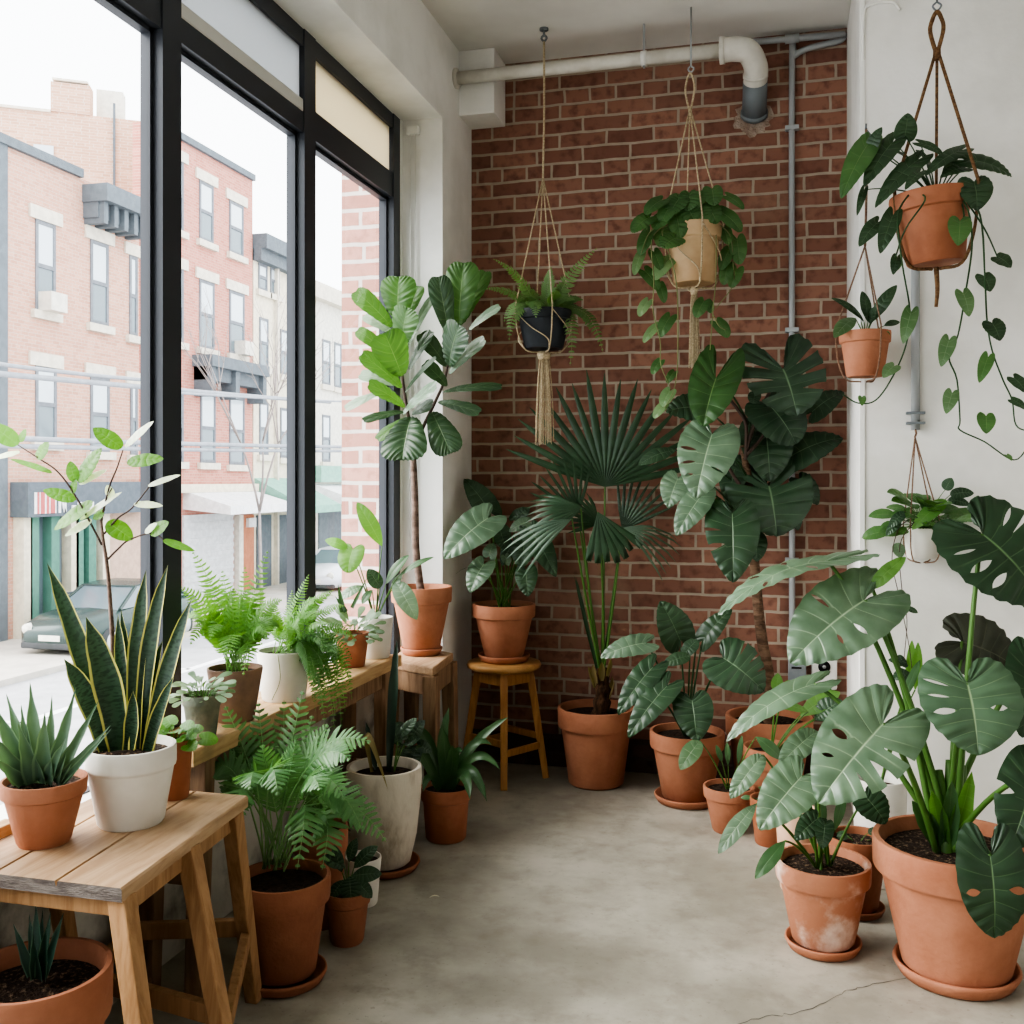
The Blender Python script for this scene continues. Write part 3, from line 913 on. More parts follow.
# cars parked across the street
E['car1'] = plain('dark_car_paint', srgb(62, 76, 74), .25, .1)
E['car2'] = plain('silver_car_paint', srgb(206, 208, 212), .25, .2)
E['tyre'] = ext(84, 86, 88)
E['lamp'] = ext(250, 248, 236)
def car(y, x, paint, label, ):
    """sedan, nose towards -Y"""
    z = ZG - .12
    t = empty('car', (x, y, z), label, 'car')
    # stations along Y: (y, half width, sill z, belt z)
    pr = [(-2.25, .62, .35, .62), (-2.15, .78, .25, .76), (-1.6, .88, .22, .88), (-.9, .90, .22, .96), (0, .91, .22, .98), (1.0, .91, .22, 1.0), (1.7, .88, .24, 1.0), (2.15, .80, .3, .94), (2.25, .66, .4, .8)]
    vs, fs = [], []
    for yy, w, z0, z1 in pr:
        for fx, fz in ((-.8, 0), (-1, .25), (-1, .7), (-.86, 1), (0, 1.03), (.86, 1), (1, .7), (1, .25), (.8, 0)):
            vs.append(V((x + w * fx, y + yy, z + z0 + (z1 - z0) * fz)))
    for i in range(len(pr) - 1):
        for k in range(9):
            a, b_ = i * 9 + k, i * 9 + (k + 1) % 9
            fs.append((a, b_, b_ + 9, a + 9))
    fs += [tuple(range(8, -1, -1)), tuple(range((len(pr) - 1) * 9, len(pr) * 9))]
    mk('body', (vs, fs), paint, t)
    def cab(g, zo):
        st = [(-1.0, .80, .95), (-.25, .68, 1.40), (.85, .66, 1.42), (1.75, .76, .99)]
        a = [V((x + sx * (w + g), y + yy, z + zz + zo)) for yy, w, zz in st for sx in (-1, 1)]
        base = [V((x + sx * (w + .06), y + yy, z + .95)) for yy, w in ((-1.0, .8), (1.75, .78)) for sx in (-1, 1)]
        return a + base, [(0, 1, 3, 2), (2, 3, 5, 4), (4, 5, 7, 6), (0, 2, 4, 6), (1, 7, 5, 3)]
    mk('cabin_glass', cab(0, 0), E['pane2'], t, smooth=False)
    mk('roof', ([V((x + sx * (w + .012), y + yy, z + zz + dz)) for dz in (0, .035) for yy, w, zz in ((-.3, .69, 1.385), (.3, .67, 1.425), (.95, .66, 1.41)) for sx in (-1, 1)], [(6, 7, 9, 8), (8, 9, 11, 10), (0, 2, 3, 1), (2, 4, 5, 3), (0, 6, 8, 2), (2, 8, 10, 4), (1, 3, 9, 7), (3, 5, 11, 9), (0, 1, 7, 6), (4, 10, 11, 5)]), paint, t, smooth=False)
    for sx in (-1, 1):
        for p_, q_ in (((-1.0, .81, .96), (-.27, .69, 1.39)), ((.3, .7, 1.41), (.32, .86, .98)), ((.9, .67, 1.41), (1.72, .78, .99))):
            mk('pillar', bar(V((x + sx * p_[1], y + p_[0], z + p_[2])), V((x + sx * q_[1], y + q_[0], z + q_[2])), .07, .05, (0, 1, 0)), paint, t, smooth=False)
        for yy in (-1.4, 1.4):
            w = mk('wheel', tube([V((x + sx * .70, y + yy, z + .32)), V((x + sx * .92, y + yy, z + .32))], .32, seg=20), E['tyre'], t)
            mk('hubcap', tube([V((x + sx * .90, y + yy, z + .32)), V((x + sx * .94, y + yy, z + .32))], .2, seg=16), E['shut'], w)
        mk('headlight', tube([V((x + sx * .58, y - 2.24, z + .64)), V((x + sx * .58, y - 2.12, z + .66))], .12, seg=14), E['lamp'], t)
    mk('number_plate', box(x - .26, x + .26, y - 2.27, y - 2.235, z + .42, z + .54), E['lamp'], t, smooth=False)
    mk('bumper', box(x - .72, x + .72, y - 2.26, y - 2.1, z + .24, z + .38), E['tyre'], t, smooth=False, bevel=.04)
pc_ = onz(74, 640, ZG - .12)
car(20.6, -14.9, E['car1'], 'dark green grey sedan parked across the street, seen behind the snake plant')
car(33.2, -14.9, E['car2'], 'pale silver sedan parked by the green awning, seen above the ferns')
car(41.5, -14.9, E['car2'], 'pale car parked farthest along the street beside the brick pier')
# overhead cables
for k, (u0, v0, u1, v1, X, r) in enumerate(((-30, 360, 146, 380, -13.6, .045), (-30, 371, 330, 402, -13.6, .06), (-30, 437, 350, 447, -13.6, .055), (-30, 445, 350, 451, -13.6, .05), (150, 391, 360, 402, -13.0, .03))):
    X += 2.1
    r *= .8
    a, b_ = onX(u0, v0, X), onX(u1, v1, X)
    mid = (a + b_) / 2 + V((0, 0, -.05))
    o = mk('power_cable', tube(bez(a, mid, b_, 12), r, seg=6), E['wire'], loc=tuple(a))
    setp(o, ['upper thin power cable strung along the street before the pink building', 'thick power cable under the thin topmost cable across the street', 'power cable above its twin, crossing the upper edge of the shop signs', 'lowest power cable along the street above the shop awnings', 'thin power cable crossing before the red brick building only'][k], 'cable')
# bare street tree
tr = empty('street_tree', onz(262, 600, ZG), 'bare branching street tree before the cream house', 'tree')
trb = onX(262, 560, -14.4)
rt = random.Random(11)
brs = []
def grow(p, d, l, r, n):
    q = p + d * l
    mid = (p + q) / 2 + V((0, rt.uniform(-.1, .1) * l, rt.uniform(-.05, .1) * l))
    brs.append(tube(bez(p, mid, q, 4), r, r * .65, 5))
    if n:
        for k in range(3 if n > 2 else 2):
            e = (d + V((rt.uniform(-.5, .5), rt.uniform(-.9, .9), rt.uniform(-.2, .6)))).normalized()
            grow(q, e, l * rt.uniform(.6, .82), r * .62, n - 1)
grow(V((trb.x, trb.y, ZG)), V((0, -.05, 1)), 2.8, .06, 5)
tr.location = V((trb.x, trb.y, ZG))
mk('branches', join(*brs[1:]), E['branch'], tr)
mk('trunk', brs[0], E['branch'], tr)
# ------------------------------------------------------------------ pots
M['terra'] = noisy('terracotta', srgb(184, 130, 104), srgb(162, 108, 83), 6, .8, .2, bscale=60, spec=.2, detail=6, lo=.3, hi=.75)
M['terra2'] = noisy('dark_terracotta', srgb(158, 106, 80), srgb(136, 88, 66), 6, .75, .2, bscale=60, spec=.25, detail=6, lo=.3, hi=.75)
M['terra3'] = noisy('orange_terracotta', srgb(172, 114, 86), srgb(154, 98, 72), 6, .6, .1, bscale=60, spec=.3, detail=6)
M['terraold'] = noisy('limed_terracotta', srgb(182, 128, 102), srgb(228, 208, 194), 6, .85, .25, bscale=50, spec=.15, detail=6, lo=.46, hi=.7)
M['peach'] = noisy('peach_clay', srgb(224, 186, 160), srgb(206, 166, 140), 6, .8, .1)
M['brownpot'] = noisy('brown_clay', srgb(122, 98, 84), srgb(152, 120, 98), 7, .7, .2, detail=6)
M['greypot'] = noisy('mossy_grey_clay', srgb(98, 104, 92), srgb(140, 134, 116), 9, .85, .3, detail=6)
M['whitepot'] = noisy('matt_white_glaze', srgb(226, 223, 215), srgb(212, 208, 199), 4, .55, .06)
M['worn'] = noisy('worn_white_pot', srgb(206, 198, 184), srgb(150, 136, 118), 6, .85, .3, stretch=(1, 1, .45), detail=6, lo=.5, hi=.72)
M['blackpot'] = noisy('charcoal_pot', srgb(42, 45, 50), srgb(56, 60, 66), 6, .5, .05)
M['beige'] = noisy('beige_pot', srgb(196, 168, 134), srgb(182, 152, 118), 5, .7, .06)
def soilmat():
    m = noisy('potting_soil', srgb(38, 28, 22), srgb(70, 54, 42), 60, .95, 1.0, bscale=140, detail=6)
    return m
M['soil'] = soilmat()
M['grit'] = noisy('gritty_soil', srgb(52, 40, 32), srgb(134, 112, 92), 90, .95, 1.0, bscale=160, detail=6, lo=.5, hi=.7)
M['wood'] = None
def woodmat(name, c1, c2, c3, sc_=(14, 14, 1.4), rough=.55, worn=.0):
    m, nt, b, o = newmat(name)
    tc = N(nt, 'ShaderNodeTexCoord')
    mp = N(nt, 'ShaderNodeMapping')
    mp.inputs['Scale'].default_value = sc_
    L(nt, tc.outputs['Object'], mp.inputs[0])
    n1 = N(nt, 'ShaderNodeTexNoise', Scale=2.2, Detail=6.0, Roughness=.65, Distortion=.6)
    L(nt, mp.outputs[0], n1.inputs['Vector'])
    n2 = N(nt, 'ShaderNodeTexNoise', Scale=5.0, Detail=4.0)
    L(nt, tc.outputs['Object'], n2.inputs['Vector'])
    col = mixrgb(nt, maprange(nt, n1.outputs[0], .35, .68), c1, c2)
    col = mixrgb(nt, maprange(nt, n2.outputs[0], .55, .78, 0, .7), col, c3)
    L(nt, col, b.inputs['Base Color'])
    b.inputs['Roughness'].default_value = rough
    b.inputs['Specular IOR Level'].default_value = .3
    bp = N(nt, 'ShaderNodeBump', Strength=.2, Distance=.004)
    L(nt, n1.outputs[0], bp.inputs['Height'])
    L(nt, bp.outputs[0], b.inputs['Normal'])
    return m
W_ = {}
W_['top'] = woodmat('table_board', srgb(186, 158, 128), srgb(160, 130, 100), srgb(124, 106, 90), (16, 1.6, 16))
W_['end'] = noisy('grey_end_grain', srgb(126, 118, 112), srgb(92, 84, 80), 16, .85, .4, stretch=(1, 1, 4))
W_['leg'] = woodmat('table_leg', srgb(172, 136, 100), srgb(146, 110, 76), srgb(130, 98, 70), (20, 20, 2))
W_['shelf'] = woodmat('shelf_plank', srgb(196, 166, 126), srgb(166, 130, 92), srgb(128, 112, 84), (14, 1.6, 14))
W_['old'] = woodmat('weathered_wood', srgb(150, 122, 96), srgb(120, 92, 68), srgb(104, 90, 78), (16, 16, 2), .75)
W_['oldtop'] = woodmat('weathered_top', srgb(190, 160, 130), srgb(156, 124, 96), srgb(134, 112, 92), (12, 2, 12), .7)
W_['stool'] = woodmat('honey_wood', srgb(184, 138, 86), srgb(156, 110, 66), srgb(146, 104, 64), (18, 18, 2), .45)
W_['stooltop'] = woodmat('honey_seat', srgb(190, 148, 100), srgb(166, 124, 78), srgb(156, 116, 74), (3, 14, 14), .42)

def potprof(kind, h, rt, rb):
    if kind == 'classic':
        k, hb = .90, .74
        ri = rb + (rt * k - rb) * 1
        return [(0, 0), (rb * .92, 0), (rb, .008), (ri, h * hb), (rt * .975, h * hb + .004), (rt * .99, h * hb + .012), (rt, h - .008), (rt * .985, h), (rt * .92, h), (rt * .895, h - .008), (rt * .87, h * .84), (0, h * .80)]
    if kind == 'taper':
        return [(0, 0), (rb * .93, 0), (rb, .006), (rt * .99, h - .006), (rt * .98, h), (rt * .92, h), (rt * .90, h - .008), (rt * .86, h * .84), (0, h * .80)]
    if kind == 'urn':
        return [(0, 0), (rb * .9, 0), (rb, .008), (rb + (rt - rb) * .55, h * .3), (rt * .985, h * .72), (rt, h * .9), (rt, h - .012), (rt * .985, h), (rt * .90, h), (rt * .87, h - .012), (rt * .85, h * .86), (0, h * .82)]
    if kind == 'cup':   # white pot with a deep collar
        return [(0, 0), (rb * .94, 0), (rb, .006), (rt * .945, h * .70), (rt * .955, h * .72), (rt * .99, h * .735), (rt, h * .76), (rt, h - .006), (rt * .985, h), (rt * .92, h), (rt * .90, h - .008), (rt * .87, h * .88), (0, h * .84)]
def saucer(c, r, h, mat, label):
    t = mk('saucer', lathe([(0, 0), (r * .82, 0), (r * .9, .004), (r, h * .8), (r * .99, h), (r * .94, h), (r * .86, .010), (0, .009)], c, 40), mat, loc=c)
    setp(t, label, 'saucer', 'terracotta saucers')
    return t
def pot(name, c, h, rt, rb, kind, mat, label, cat_='potted plant', group=None, soil='soil', tilt=None, seg=44, lvl=.90):
    """root Empty at the pot's base, with pot and soil as parts"""
    c = V(c)
    t = empty(name, c, label, cat_, group)
    mk('pot', lathe(potprof(kind, h, rt, rb), c, seg, tilt), mat, t, angle=.7)
    rs = (rb + (rt - rb) * lvl) * .885
    rg = random.Random(int(c.x * 1e4))
    vs, fs = [V((0, 0, h * lvl + .006))], []
    for k, q in enumerate((.35, .7, 1.0)):
        for j in range(28):
            g = 2 * PI * j / 28
            vs.append(V((rs * q * math.cos(g), rs * q * math.sin(g), h * lvl + (rg.uniform(-.004, .006) if q < 1 else 0))))
    for j in range(28):
        j2 = (j + 1) % 28
        fs.append((0, 1 + j, 1 + j2))
        for k in range(2):
            a, b = 1 + 28 * k, 1 + 28 * (k + 1)
            fs.append((a + j, b + j, b + j2, a + j2))
    if tilt:
        vs = [tilt @ p for p in vs]
    mk('soil', ([p + c for p in vs], fs), M[soil], t)
    return t

# ------------------------------------------------------------------ furniture
# low slatted table with splayed legs, close to the camera
zt = .58
TA, TB = V((-1.2, 1.675, 0)), V((-1.254, 2.245, 0))
TX = -1.615
t = empty('plant_table', (-1.42, 1.95, 0), 'low wooden table of three worn boards with splayed legs, holding the aloe and snake plant', 'table')
# boards: one slab with two shallow grooves, its section drawn across and run along its length
def slab(x0, x1, ya, yb, z0, z1, joints, dx=-.054):
    sec = [(x0, z0), (x1, z0), (x1, z1 - .004), (x1 - .004, z1)]
    for j in sorted(joints, reverse=True):
        sec += [(j + .0035, z1), (j, z1 - .012), (j - .0035, z1)]
    sec += [(x0 + .004, z1), (x0, z1 - .004)]
    n = len(sec)
    vs = [V((x, ya, z)) for x, z in sec] + [V((x + dx * (1 if x > -1.6 else 0), yb, z)) for x, z in sec]
    fs = [tuple(range(n)), tuple(range(2 * n - 1, n - 1, -1))] + [(k, n + k, n + (k + 1) % n, (k + 1) % n) for k in range(n)]
    return vs, fs
tt = mk('tabletop', slab(TX, -1.2, 1.675, 2.245, zt - .027, zt, (-1.345, -1.49)), W_['top'], t, smooth=False)
tt.data.materials.append(W_['end'])
for p in tt.data.polygons[:2]:
    p.material_index = 1
ap = zt - .027
mk('apron', bar((-1.235, 1.72, ap - .024), (-1.285, 2.21, ap - .024), .022, .048), W_['leg'], t, smooth=False, bevel=.003)
mk('apron', bar((-1.24, 1.71, ap - .02), (-1.59, 1.71, ap - .02), .022, .04), W_['leg'], t, smooth=False, bevel=.003)
mk('apron', bar((-1.60, 1.72, ap - .03), (-1.60, 2.21, ap - .03), .022, .06), W_['leg'], t, smooth=False, bevel=.003)
def leg(a, b, w=.040, tp=.86):
    return mk('leg', bar(a, b, w, w, (0, 1, 0), tp), W_['leg'], t, smooth=False, bevel=.004)
fl = onz(166, 1225)
fm = onz(238, 1120)
ff = onz(254, 1000)
leg((-1.222, 1.705, ap), (fl.x, fl.y, 0))
leg((-1.245, 1.97, ap), (fm.x, fm.y, 0))
leg((-1.272, 2.20, ap), (ff.x, ff.y, 0))
leg((-1.595, 1.70, ap), (-1.615, 1.62, 0))
leg((-1.60, 1.97, ap), (-1.61, 2.10, 0))
leg((-1.60, 2.20, ap), (-1.61, 2.30, 0))
lp = lambda a, b, z: V(a).lerp(V(b), (ap - z) / ap)
m_ = lp((-1.245, 1.97, ap), (fm.x, fm.y, 0), .16)
f_ = lp((-1.272, 2.20, ap), (ff.x, ff.y, 0), .20)
n_ = lp((-1.222, 1.705, ap), (fl.x, fl.y, 0), .09)
for a, b in ((m_, f_), (n_, m_ + V((0, 0, -.02))), (m_ + V((-.01, 0, .05)), V((-1.607, 2.06, .19))), (f_ + V((-.01, 0, .02)), V((-1.607, 2.27, .20))), (V((-1.607, 2.06, .16)), V((-1.607, 2.27, .18)))):
    mk('stretcher', bar(a, b, .022, .042), W_['leg'], t, smooth=False, bevel=.003)

# plank bench under the window
zb = .66
t = empty('plank_bench', (-1.54, 3.0, 0), 'long wooden plank bench under the window carrying the row of ferns and small pots', 'bench')
mk('plank', slab(-1.645, -1.445, 2.31, 3.79, zb - .042, zb, (), 0.0), W_['shelf'], t, smooth=False)
for y in (2.40, 3.66):
    for x in (-1.475, -1.615):
        mk('leg', bar((x, y, zb - .042), (x, y + (.0 if y > 3 else -.03), 0), .05, .05, (0, 1, 0), .9), W_['old'], t, smooth=False, bevel=.004)
    mk('stretcher', bar((-1.47, y, .30), (-1.62, y, .30), .03, .04), W_['old'], t, smooth=False, bevel=.003)
mk('apron', bar((-1.475, 2.42, zb - .075), (-1.475, 3.64, zb - .075), .02, .06), W_['old'], t, smooth=False, bevel=.003)

# weathered square stand in the corner
zs = .62
A_, B_, C_ = V((-1.305, 3.76, 0)), V((-1.335, 4.11, 0)), V((-1.545, 3.89, 0))
D_ = C_ + (B_ - A_)
t = empty('wooden_stand', ((A_ + B_ + C_ + D_) / 4), 'square weathered wooden stand in the window corner under the fig tree pot', 'stand')
def prism(c, z0, z1):
    return [V((p.x, p.y, z)) for z in (z0, z1) for p in c], [(3, 2, 1, 0), (4, 5, 6, 7), (0, 1, 5, 4), (1, 2, 6, 5), (2, 3, 7, 6), (3, 0, 4, 7)]
cc = (A_ + B_ + C_ + D_) / 4
ins = lambda k: [p.lerp(cc, k) for p in (A_, B_, D_, C_)]
mk('top', prism([A_, B_, D_, C_], zs - .035, zs), W_['oldtop'], t, smooth=False, bevel=.005)
q = ins(.10)
for a, b in zip(q, q[1:] + q[:1]):
    mk('apron', bar(V((a.x, a.y, zs - .075)), V((b.x, b.y, zs - .075)), .022, .08), W_['old'], t, smooth=False, bevel=.003)
for a in ins(.13):
    b = a + (a - cc) * .12
    mk('leg', bar(V((a.x, a.y, zs - .036)), V((max(b.x, -1.64), b.y, 0)), .058, .058, (0, 1, 0), .8), W_['old'], t, smooth=False, bevel=.005)

# round stool by the brick wall
sx, sy, zs2 = -1.21, 4.47, .53
t = empty('round_stool', (sx, sy, 0), 'honey coloured round wooden stool against the brick wall holding a potted philodendron', 'stool')
mk('seat', lathe([(0, -.034), (.150, -.034), (.165, -.027), (.170, -.015), (.165, -.004), (.155, 0), (0, 0)], (sx, sy, zs2), 44), W_['stooltop'], t, angle=.9)
lg = []
for g in (20, 110, 200, 290):
    g = math.radians(g - 5)
    a = V((sx + .115 * math.cos(g), sy + .115 * math.sin(g), zs2 - .034))
    b = V((sx + .19 * math.cos(g), sy + .19 * math.sin(g), 0))
    lg.append((a, b))
    mk('leg', bar(a, b, .036, .036, (math.cos(g), math.sin(g), 0), .85), W_['stool'], t, smooth=False, bevel=.004)
for k in range(4):
    z = .15 if k % 2 else .19
    a, b = [x[0].lerp(x[1], 1 - z / (zs2 - .034)) for x in (lg[k], lg[(k + 1) % 4])]
    mk('stretcher', bar(a, b, .016, .03), W_['stool'], t, smooth=False, bevel=.003)
    a, b = [x[0].lerp(x[1], .07) for x in (lg[k], lg[(k + 1) % 4])]
    mk('apron', bar(a, b, .018, .05), W_['stool'], t, smooth=False, bevel=.003)

# ------------------------------------------------------------------ leaf materials
G = {}
G['tree'] = leafmat('tree_leaf', srgb(44, 70, 48), srgb(62, 92, 64), srgb(116, 146, 106), 9, .3, .08, .45)
G['pale'] = leafmat('painted_sheen_leaf', srgb(76, 106, 80), srgb(112, 142, 112), srgb(166, 190, 148), 9, .3, .12, .6, spec=.65)  # window sheen on the lit leaves is mixed into their base colour
G['mons'] = leafmat('monstera_leaf', srgb(62, 92, 66), srgb(82, 114, 84), srgb(146, 172, 120), 10, .36, .12, .5)
G['monsd'] = leafmat('dark_monstera_leaf', srgb(34, 62, 38), srgb(48, 80, 50), srgb(104, 138, 84), 10, .36, .12, .45)
G['back'] = leafmat('leaf_underside', srgb(58, 62, 50), srgb(74, 76, 62), srgb(106, 108, 88), 9, .6, .1, .6)
G['phil'] = leafmat('philodendron_leaf', srgb(42, 70, 46), srgb(58, 90, 60), srgb(124, 152, 112), 9, .34, .12, .5, bump=.6)
G['phild'] = leafmat('dark_philodendron_leaf', srgb(42, 70, 42), srgb(56, 88, 54), srgb(104, 134, 90), 9, .33, .1, .45, bump=.5)
G['bright'] = leafmat('bright_leaf', srgb(66, 116, 40), srgb(92, 142, 54), srgb(140, 176, 90), 8, .4, .35, .35)
G['fig'] = leafmat('fig_leaf', srgb(56, 96, 40), srgb(78, 122, 54), srgb(140, 168, 98), 7, .36, .3, .5)
G['figd'] = leafmat('dark_fig_leaf', srgb(36, 62, 38), srgb(54, 84, 52), srgb(116, 140, 92), 7, .34, .16, .5)
G['figp'] = leafmat('painted_sheen_fig_leaf', srgb(100, 128, 104), srgb(128, 152, 128), srgb(168, 184, 156), 7, .3, .15, .4)  # grey-green sky sheen painted into the colour of these fig leaves
G['sap'] = leafmat('sapling_leaf', srgb(70, 126, 30), srgb(92, 148, 42), srgb(134, 178, 84), 7, .4, .32, .4, trc=srgb(130, 196, 40))
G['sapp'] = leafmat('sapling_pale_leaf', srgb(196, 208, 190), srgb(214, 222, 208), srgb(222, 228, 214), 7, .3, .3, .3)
G['fern'] = leafmat('fern_leaf', srgb(72, 128, 38), srgb(106, 160, 58), srgb(140, 184, 90), 1, .5, .35, 0, trc=srgb(150, 210, 70))
G['fern2'] = leafmat('cascade_leaf', srgb(56, 104, 40), srgb(84, 136, 58), srgb(120, 160, 84), 1, .5, .3, 0)
G['fern3'] = leafmat('leather_fern_leaf', srgb(60, 108, 60), srgb(104, 154, 92), srgb(140, 184, 116), 1, .34, .25, 0)
G['fern4'] = leafmat('hanging_fern_leaf', srgb(72, 112, 62), srgb(116, 152, 92), srgb(150, 180, 120), 1, .5, .3, 0)
G['palm'] = leafmat('palm_leaf', srgb(38, 70, 42), srgb(56, 92, 58), srgb(78, 116, 78), 1, .34, .1, 0)
G['palmp'] = leafmat('pale_palm_leaf', srgb(74, 102, 82), srgb(98, 124, 100), srgb(120, 146, 116), 1, .4, .15, 0)
G['snake'] = leafmat('snake_leaf', srgb(34, 62, 42), srgb(52, 86, 58), srgb(44, 74, 50), 1, .36, .06, 0, band=srgb(24, 46, 32), edge=srgb(206, 198, 110), midw=.0001)
G['snaked'] = leafmat('dark_snake_leaf', srgb(24, 46, 34), srgb(34, 60, 42), srgb(34, 60, 42), 1, .4, .05, 0, midw=.0001)
G['dry'] = leafmat('dry_leaf', srgb(128, 112, 60), srgb(146, 128, 78), srgb(150, 132, 84), 1, .7, .2, 0)
G['aloe'] = leafmat('aloe_leaf', srgb(58, 92, 70), srgb(92, 124, 98), srgb(104, 136, 108), 1, .42, .1, 0, edge=srgb(116, 142, 112), midw=.0001)
G['haw'] = leafmat('haworthia_leaf', srgb(26, 58, 46), srgb(38, 76, 58), srgb(44, 84, 64), 1, .4, .06, 0, edge=srgb(92, 124, 104), midw=.0001)
G['strap'] = leafmat('strap_leaf', srgb(54, 92, 50), srgb(74, 116, 66), srgb(104, 140, 88), 1, .32, .1, 0)
G['poth'] = leafmat('pothos_leaf', srgb(56, 98, 48), srgb(80, 124, 62), srgb(124, 160, 94), 6, .36, .22, .3)
G['pothp'] = leafmat('pale_pothos_leaf', srgb(92, 132, 78), srgb(128, 160, 108), srgb(160, 186, 138), 6, .38, .2, .3)
G['varie'] = leafmat('variegated_leaf', srgb(52, 92, 52), srgb(104, 138, 96), srgb(146, 172, 130), 6, .4, .18, .6)
G['succ'] = leafmat('succulent_leaf', srgb(84, 116, 84), srgb(126, 152, 112), srgb(130, 156, 118), 1, .45, .15, 0, midw=.0001)
G['stem'] = plain('green_stem', srgb(82, 118, 56), .45)
G['stemd'] = plain('dark_green_stem', srgb(48, 78, 44), .45)
G['stemb'] = plain('brown_twig', srgb(82, 66, 58), .7)
G['vine'] = plain('vine_stem', srgb(122, 128, 84), .6)
M['bark'] = noisy('tree_bark', srgb(122, 98, 80), srgb(88, 68, 54), 18, .9, .8, stretch=(1, 1, 3), bscale=40, detail=5)
M['barkg'] = noisy('grey_bark', srgb(138, 118, 108), srgb(106, 88, 78), 14, .9, .5, stretch=(1, 1, 3), bscale=40)
M['fibre'] = noisy('palm_fibre', srgb(92, 66, 46), srgb(56, 40, 28), 20, .95, 1.0, stretch=(3, 3, 1), bscale=30)
M['cord'] = noisy('cotton_cord', srgb(204, 188, 160), srgb(176, 158, 130), 120, .95, .3)
M['jute'] = noisy('jute_rope', srgb(138, 106, 76), srgb(104, 78, 56), 120, .95, .5)
M['rope2'] = noisy('pinkish_rope', srgb(156, 128, 108), srgb(124, 98, 82), 120, .95, .5)
G['mid'] = leafmat('mid_green_leaf', srgb(46, 86, 36), srgb(60, 104, 44), srgb(120, 156, 84), 9, .36, .15, .4)

# ------------------------------------------------------------------ small loose things
t = empty('wooden_board', (-1.64, 1.66, .575), 'short wooden board lying on the white windowsill behind the aloe', 'board')
mk('plank', box(-1.658, -1.622, 1.42, 1.90, .5755, .602), W_['shelf'], t, smooth=False, bevel=.003)
G['dryp'] = leafmat('pale_dry_leaf', srgb(214, 208, 194), srgb(190, 178, 156), srgb(200, 190, 170), 1, .6, .1, 0)
# ------------------------------------------------------------------ plant helpers
HINT = -FW * .72 + UP * .6 - RT * .12
def rotv(v, ax, deg):
    return Matrix.Rotation(math.radians(deg), 3, ax) @ v
def lf(t, mat, kind, b, e, w, d, crown=None, roll=0, dd=None, n=None, pr=.0032, stem='stem', fold=.16, arch=.10, sag=.16, cuts=None, rip=.04, lift=.35, db=0.0, pname='petiole', quilt=.07):
    d0 = d + db
    B = P(b[0], b[1], d0)
    if dd is None:
        dv = (e[1] - b[1]) * d / FPX
        dd = -.38 * dv if dv > 0 else -.15 * dv
    T = P(e[0], e[1], d0 + dd)
    W = w * d0 / FPX
    h = V(n) if n is not None else HINT.copy()
    if roll:
        h = rotv(h, (T - B).normalized(), roll)
    big = w > 40
    if cuts:
        vf = blade(B, T, W, h, kind, 44, 12, fold, arch, sag, cuts, rip, quilt=quilt, nv=10 if mat in ('mons', 'monsd') else 9)
    else:
        vf = blade(B, T, W, h, kind, 40 if w > 20 else 14, 6 if big else 4, fold, arch, sag, (), rip, quilt=quilt if w > 20 else 0)
    o = mk('leaf', vf, G[mat], t)
    if crown is not None:
        c = V(crown)
        ln = (B - c).length
        nn = V(h).normalized()
        mid = c.lerp(B, .55) + UP * (lift * ln * .4)
        pts = bez(c, mid, B - nn * .0, 9)
        mk(pname, tube(pts, pr * 1.5, pr * .8, 6), G[stem], o)
    return o
def st(t, mat, b, e, w, d, c=None, dd=0.0, prof=SWORD, cup=.2, hint=None, n=14, db=0.0, bow=0.0, name='leaf'):
    """strap leaf from pixel b to e; c = control pixel, or bow = sideways lift in metres"""
    B = P(b[0], b[1], d + db)
    T = P(e[0], e[1], d + db + dd)
    if c is not None:
        M_ = P(c[0], c[1], d + db + dd * .4)
    else:
        M_ = (B + T) / 2 + UP * bow
    return mk(name, strap(bez(B, M_, T, n), w * d / FPX, prof, hint or (-FW * .8 + UP * .5), cup), G[mat], t)
def fr(t, mat, b, e, d, plen, pw, c=None, dd=0.0, db=0.0, pairs=22, hint=None, lift=.12, lobed=False, seed=0, droop=.2, fwd=.35, name='frond', rr=.0016, start=.12):
    B = b if isinstance(b, Vector) else P(b[0], b[1], d + db)
    T = P(e[0], e[1], d + db + dd)
    M_ = P(c[0], c[1], d + db + dd * .5) if c else B.lerp(T, .5) + UP * lift
    return mk(name, frond(bez(B, M_, T, 14), plen, pw, pairs, hint or (UP * .7 - FW * .55), rr, start, fwd, droop, lobed, seed), G[mat], t)
def rosette(t, mat, c, n, ln, w, kind, up=(.2, 1.0), seed=0, stemr=.0015, rad=.02, stem='stem', fold=.2, name='leaf', sz=(.7, 1.15), tilt=.4):
    r = random.Random(seed)
    c = V(c)
    for k in range(n):
        g = 2.399 * k + r.uniform(-.4, .4)
        e = r.uniform(*up)
        dirv = V((math.cos(g) * math.cos(e), math.sin(g) * math.cos(e), math.sin(e)))
        l = ln * r.uniform(*sz)
        st_ = c + V((math.cos(g), math.sin(g), 0)) * rad * r.random()
        B = st_ + dirv * l * .9
        out = (V((dirv.x, dirv.y, dirv.z * tilt - .25))).normalized()
        o = mk(name, blade(B, B + out * l * .8, w * l / ln, V((0, 0, .6)) + dirv * .5 - FW * .7, kind, 8, 3, fold, .08, .12), G[mat], t)
        if stemr:
            mk('petiole', tube(bez(st_, st_.lerp(B, .6) + UP * .15 * l, B, 5), stemr, stemr * .7, 5), G[stem], o)

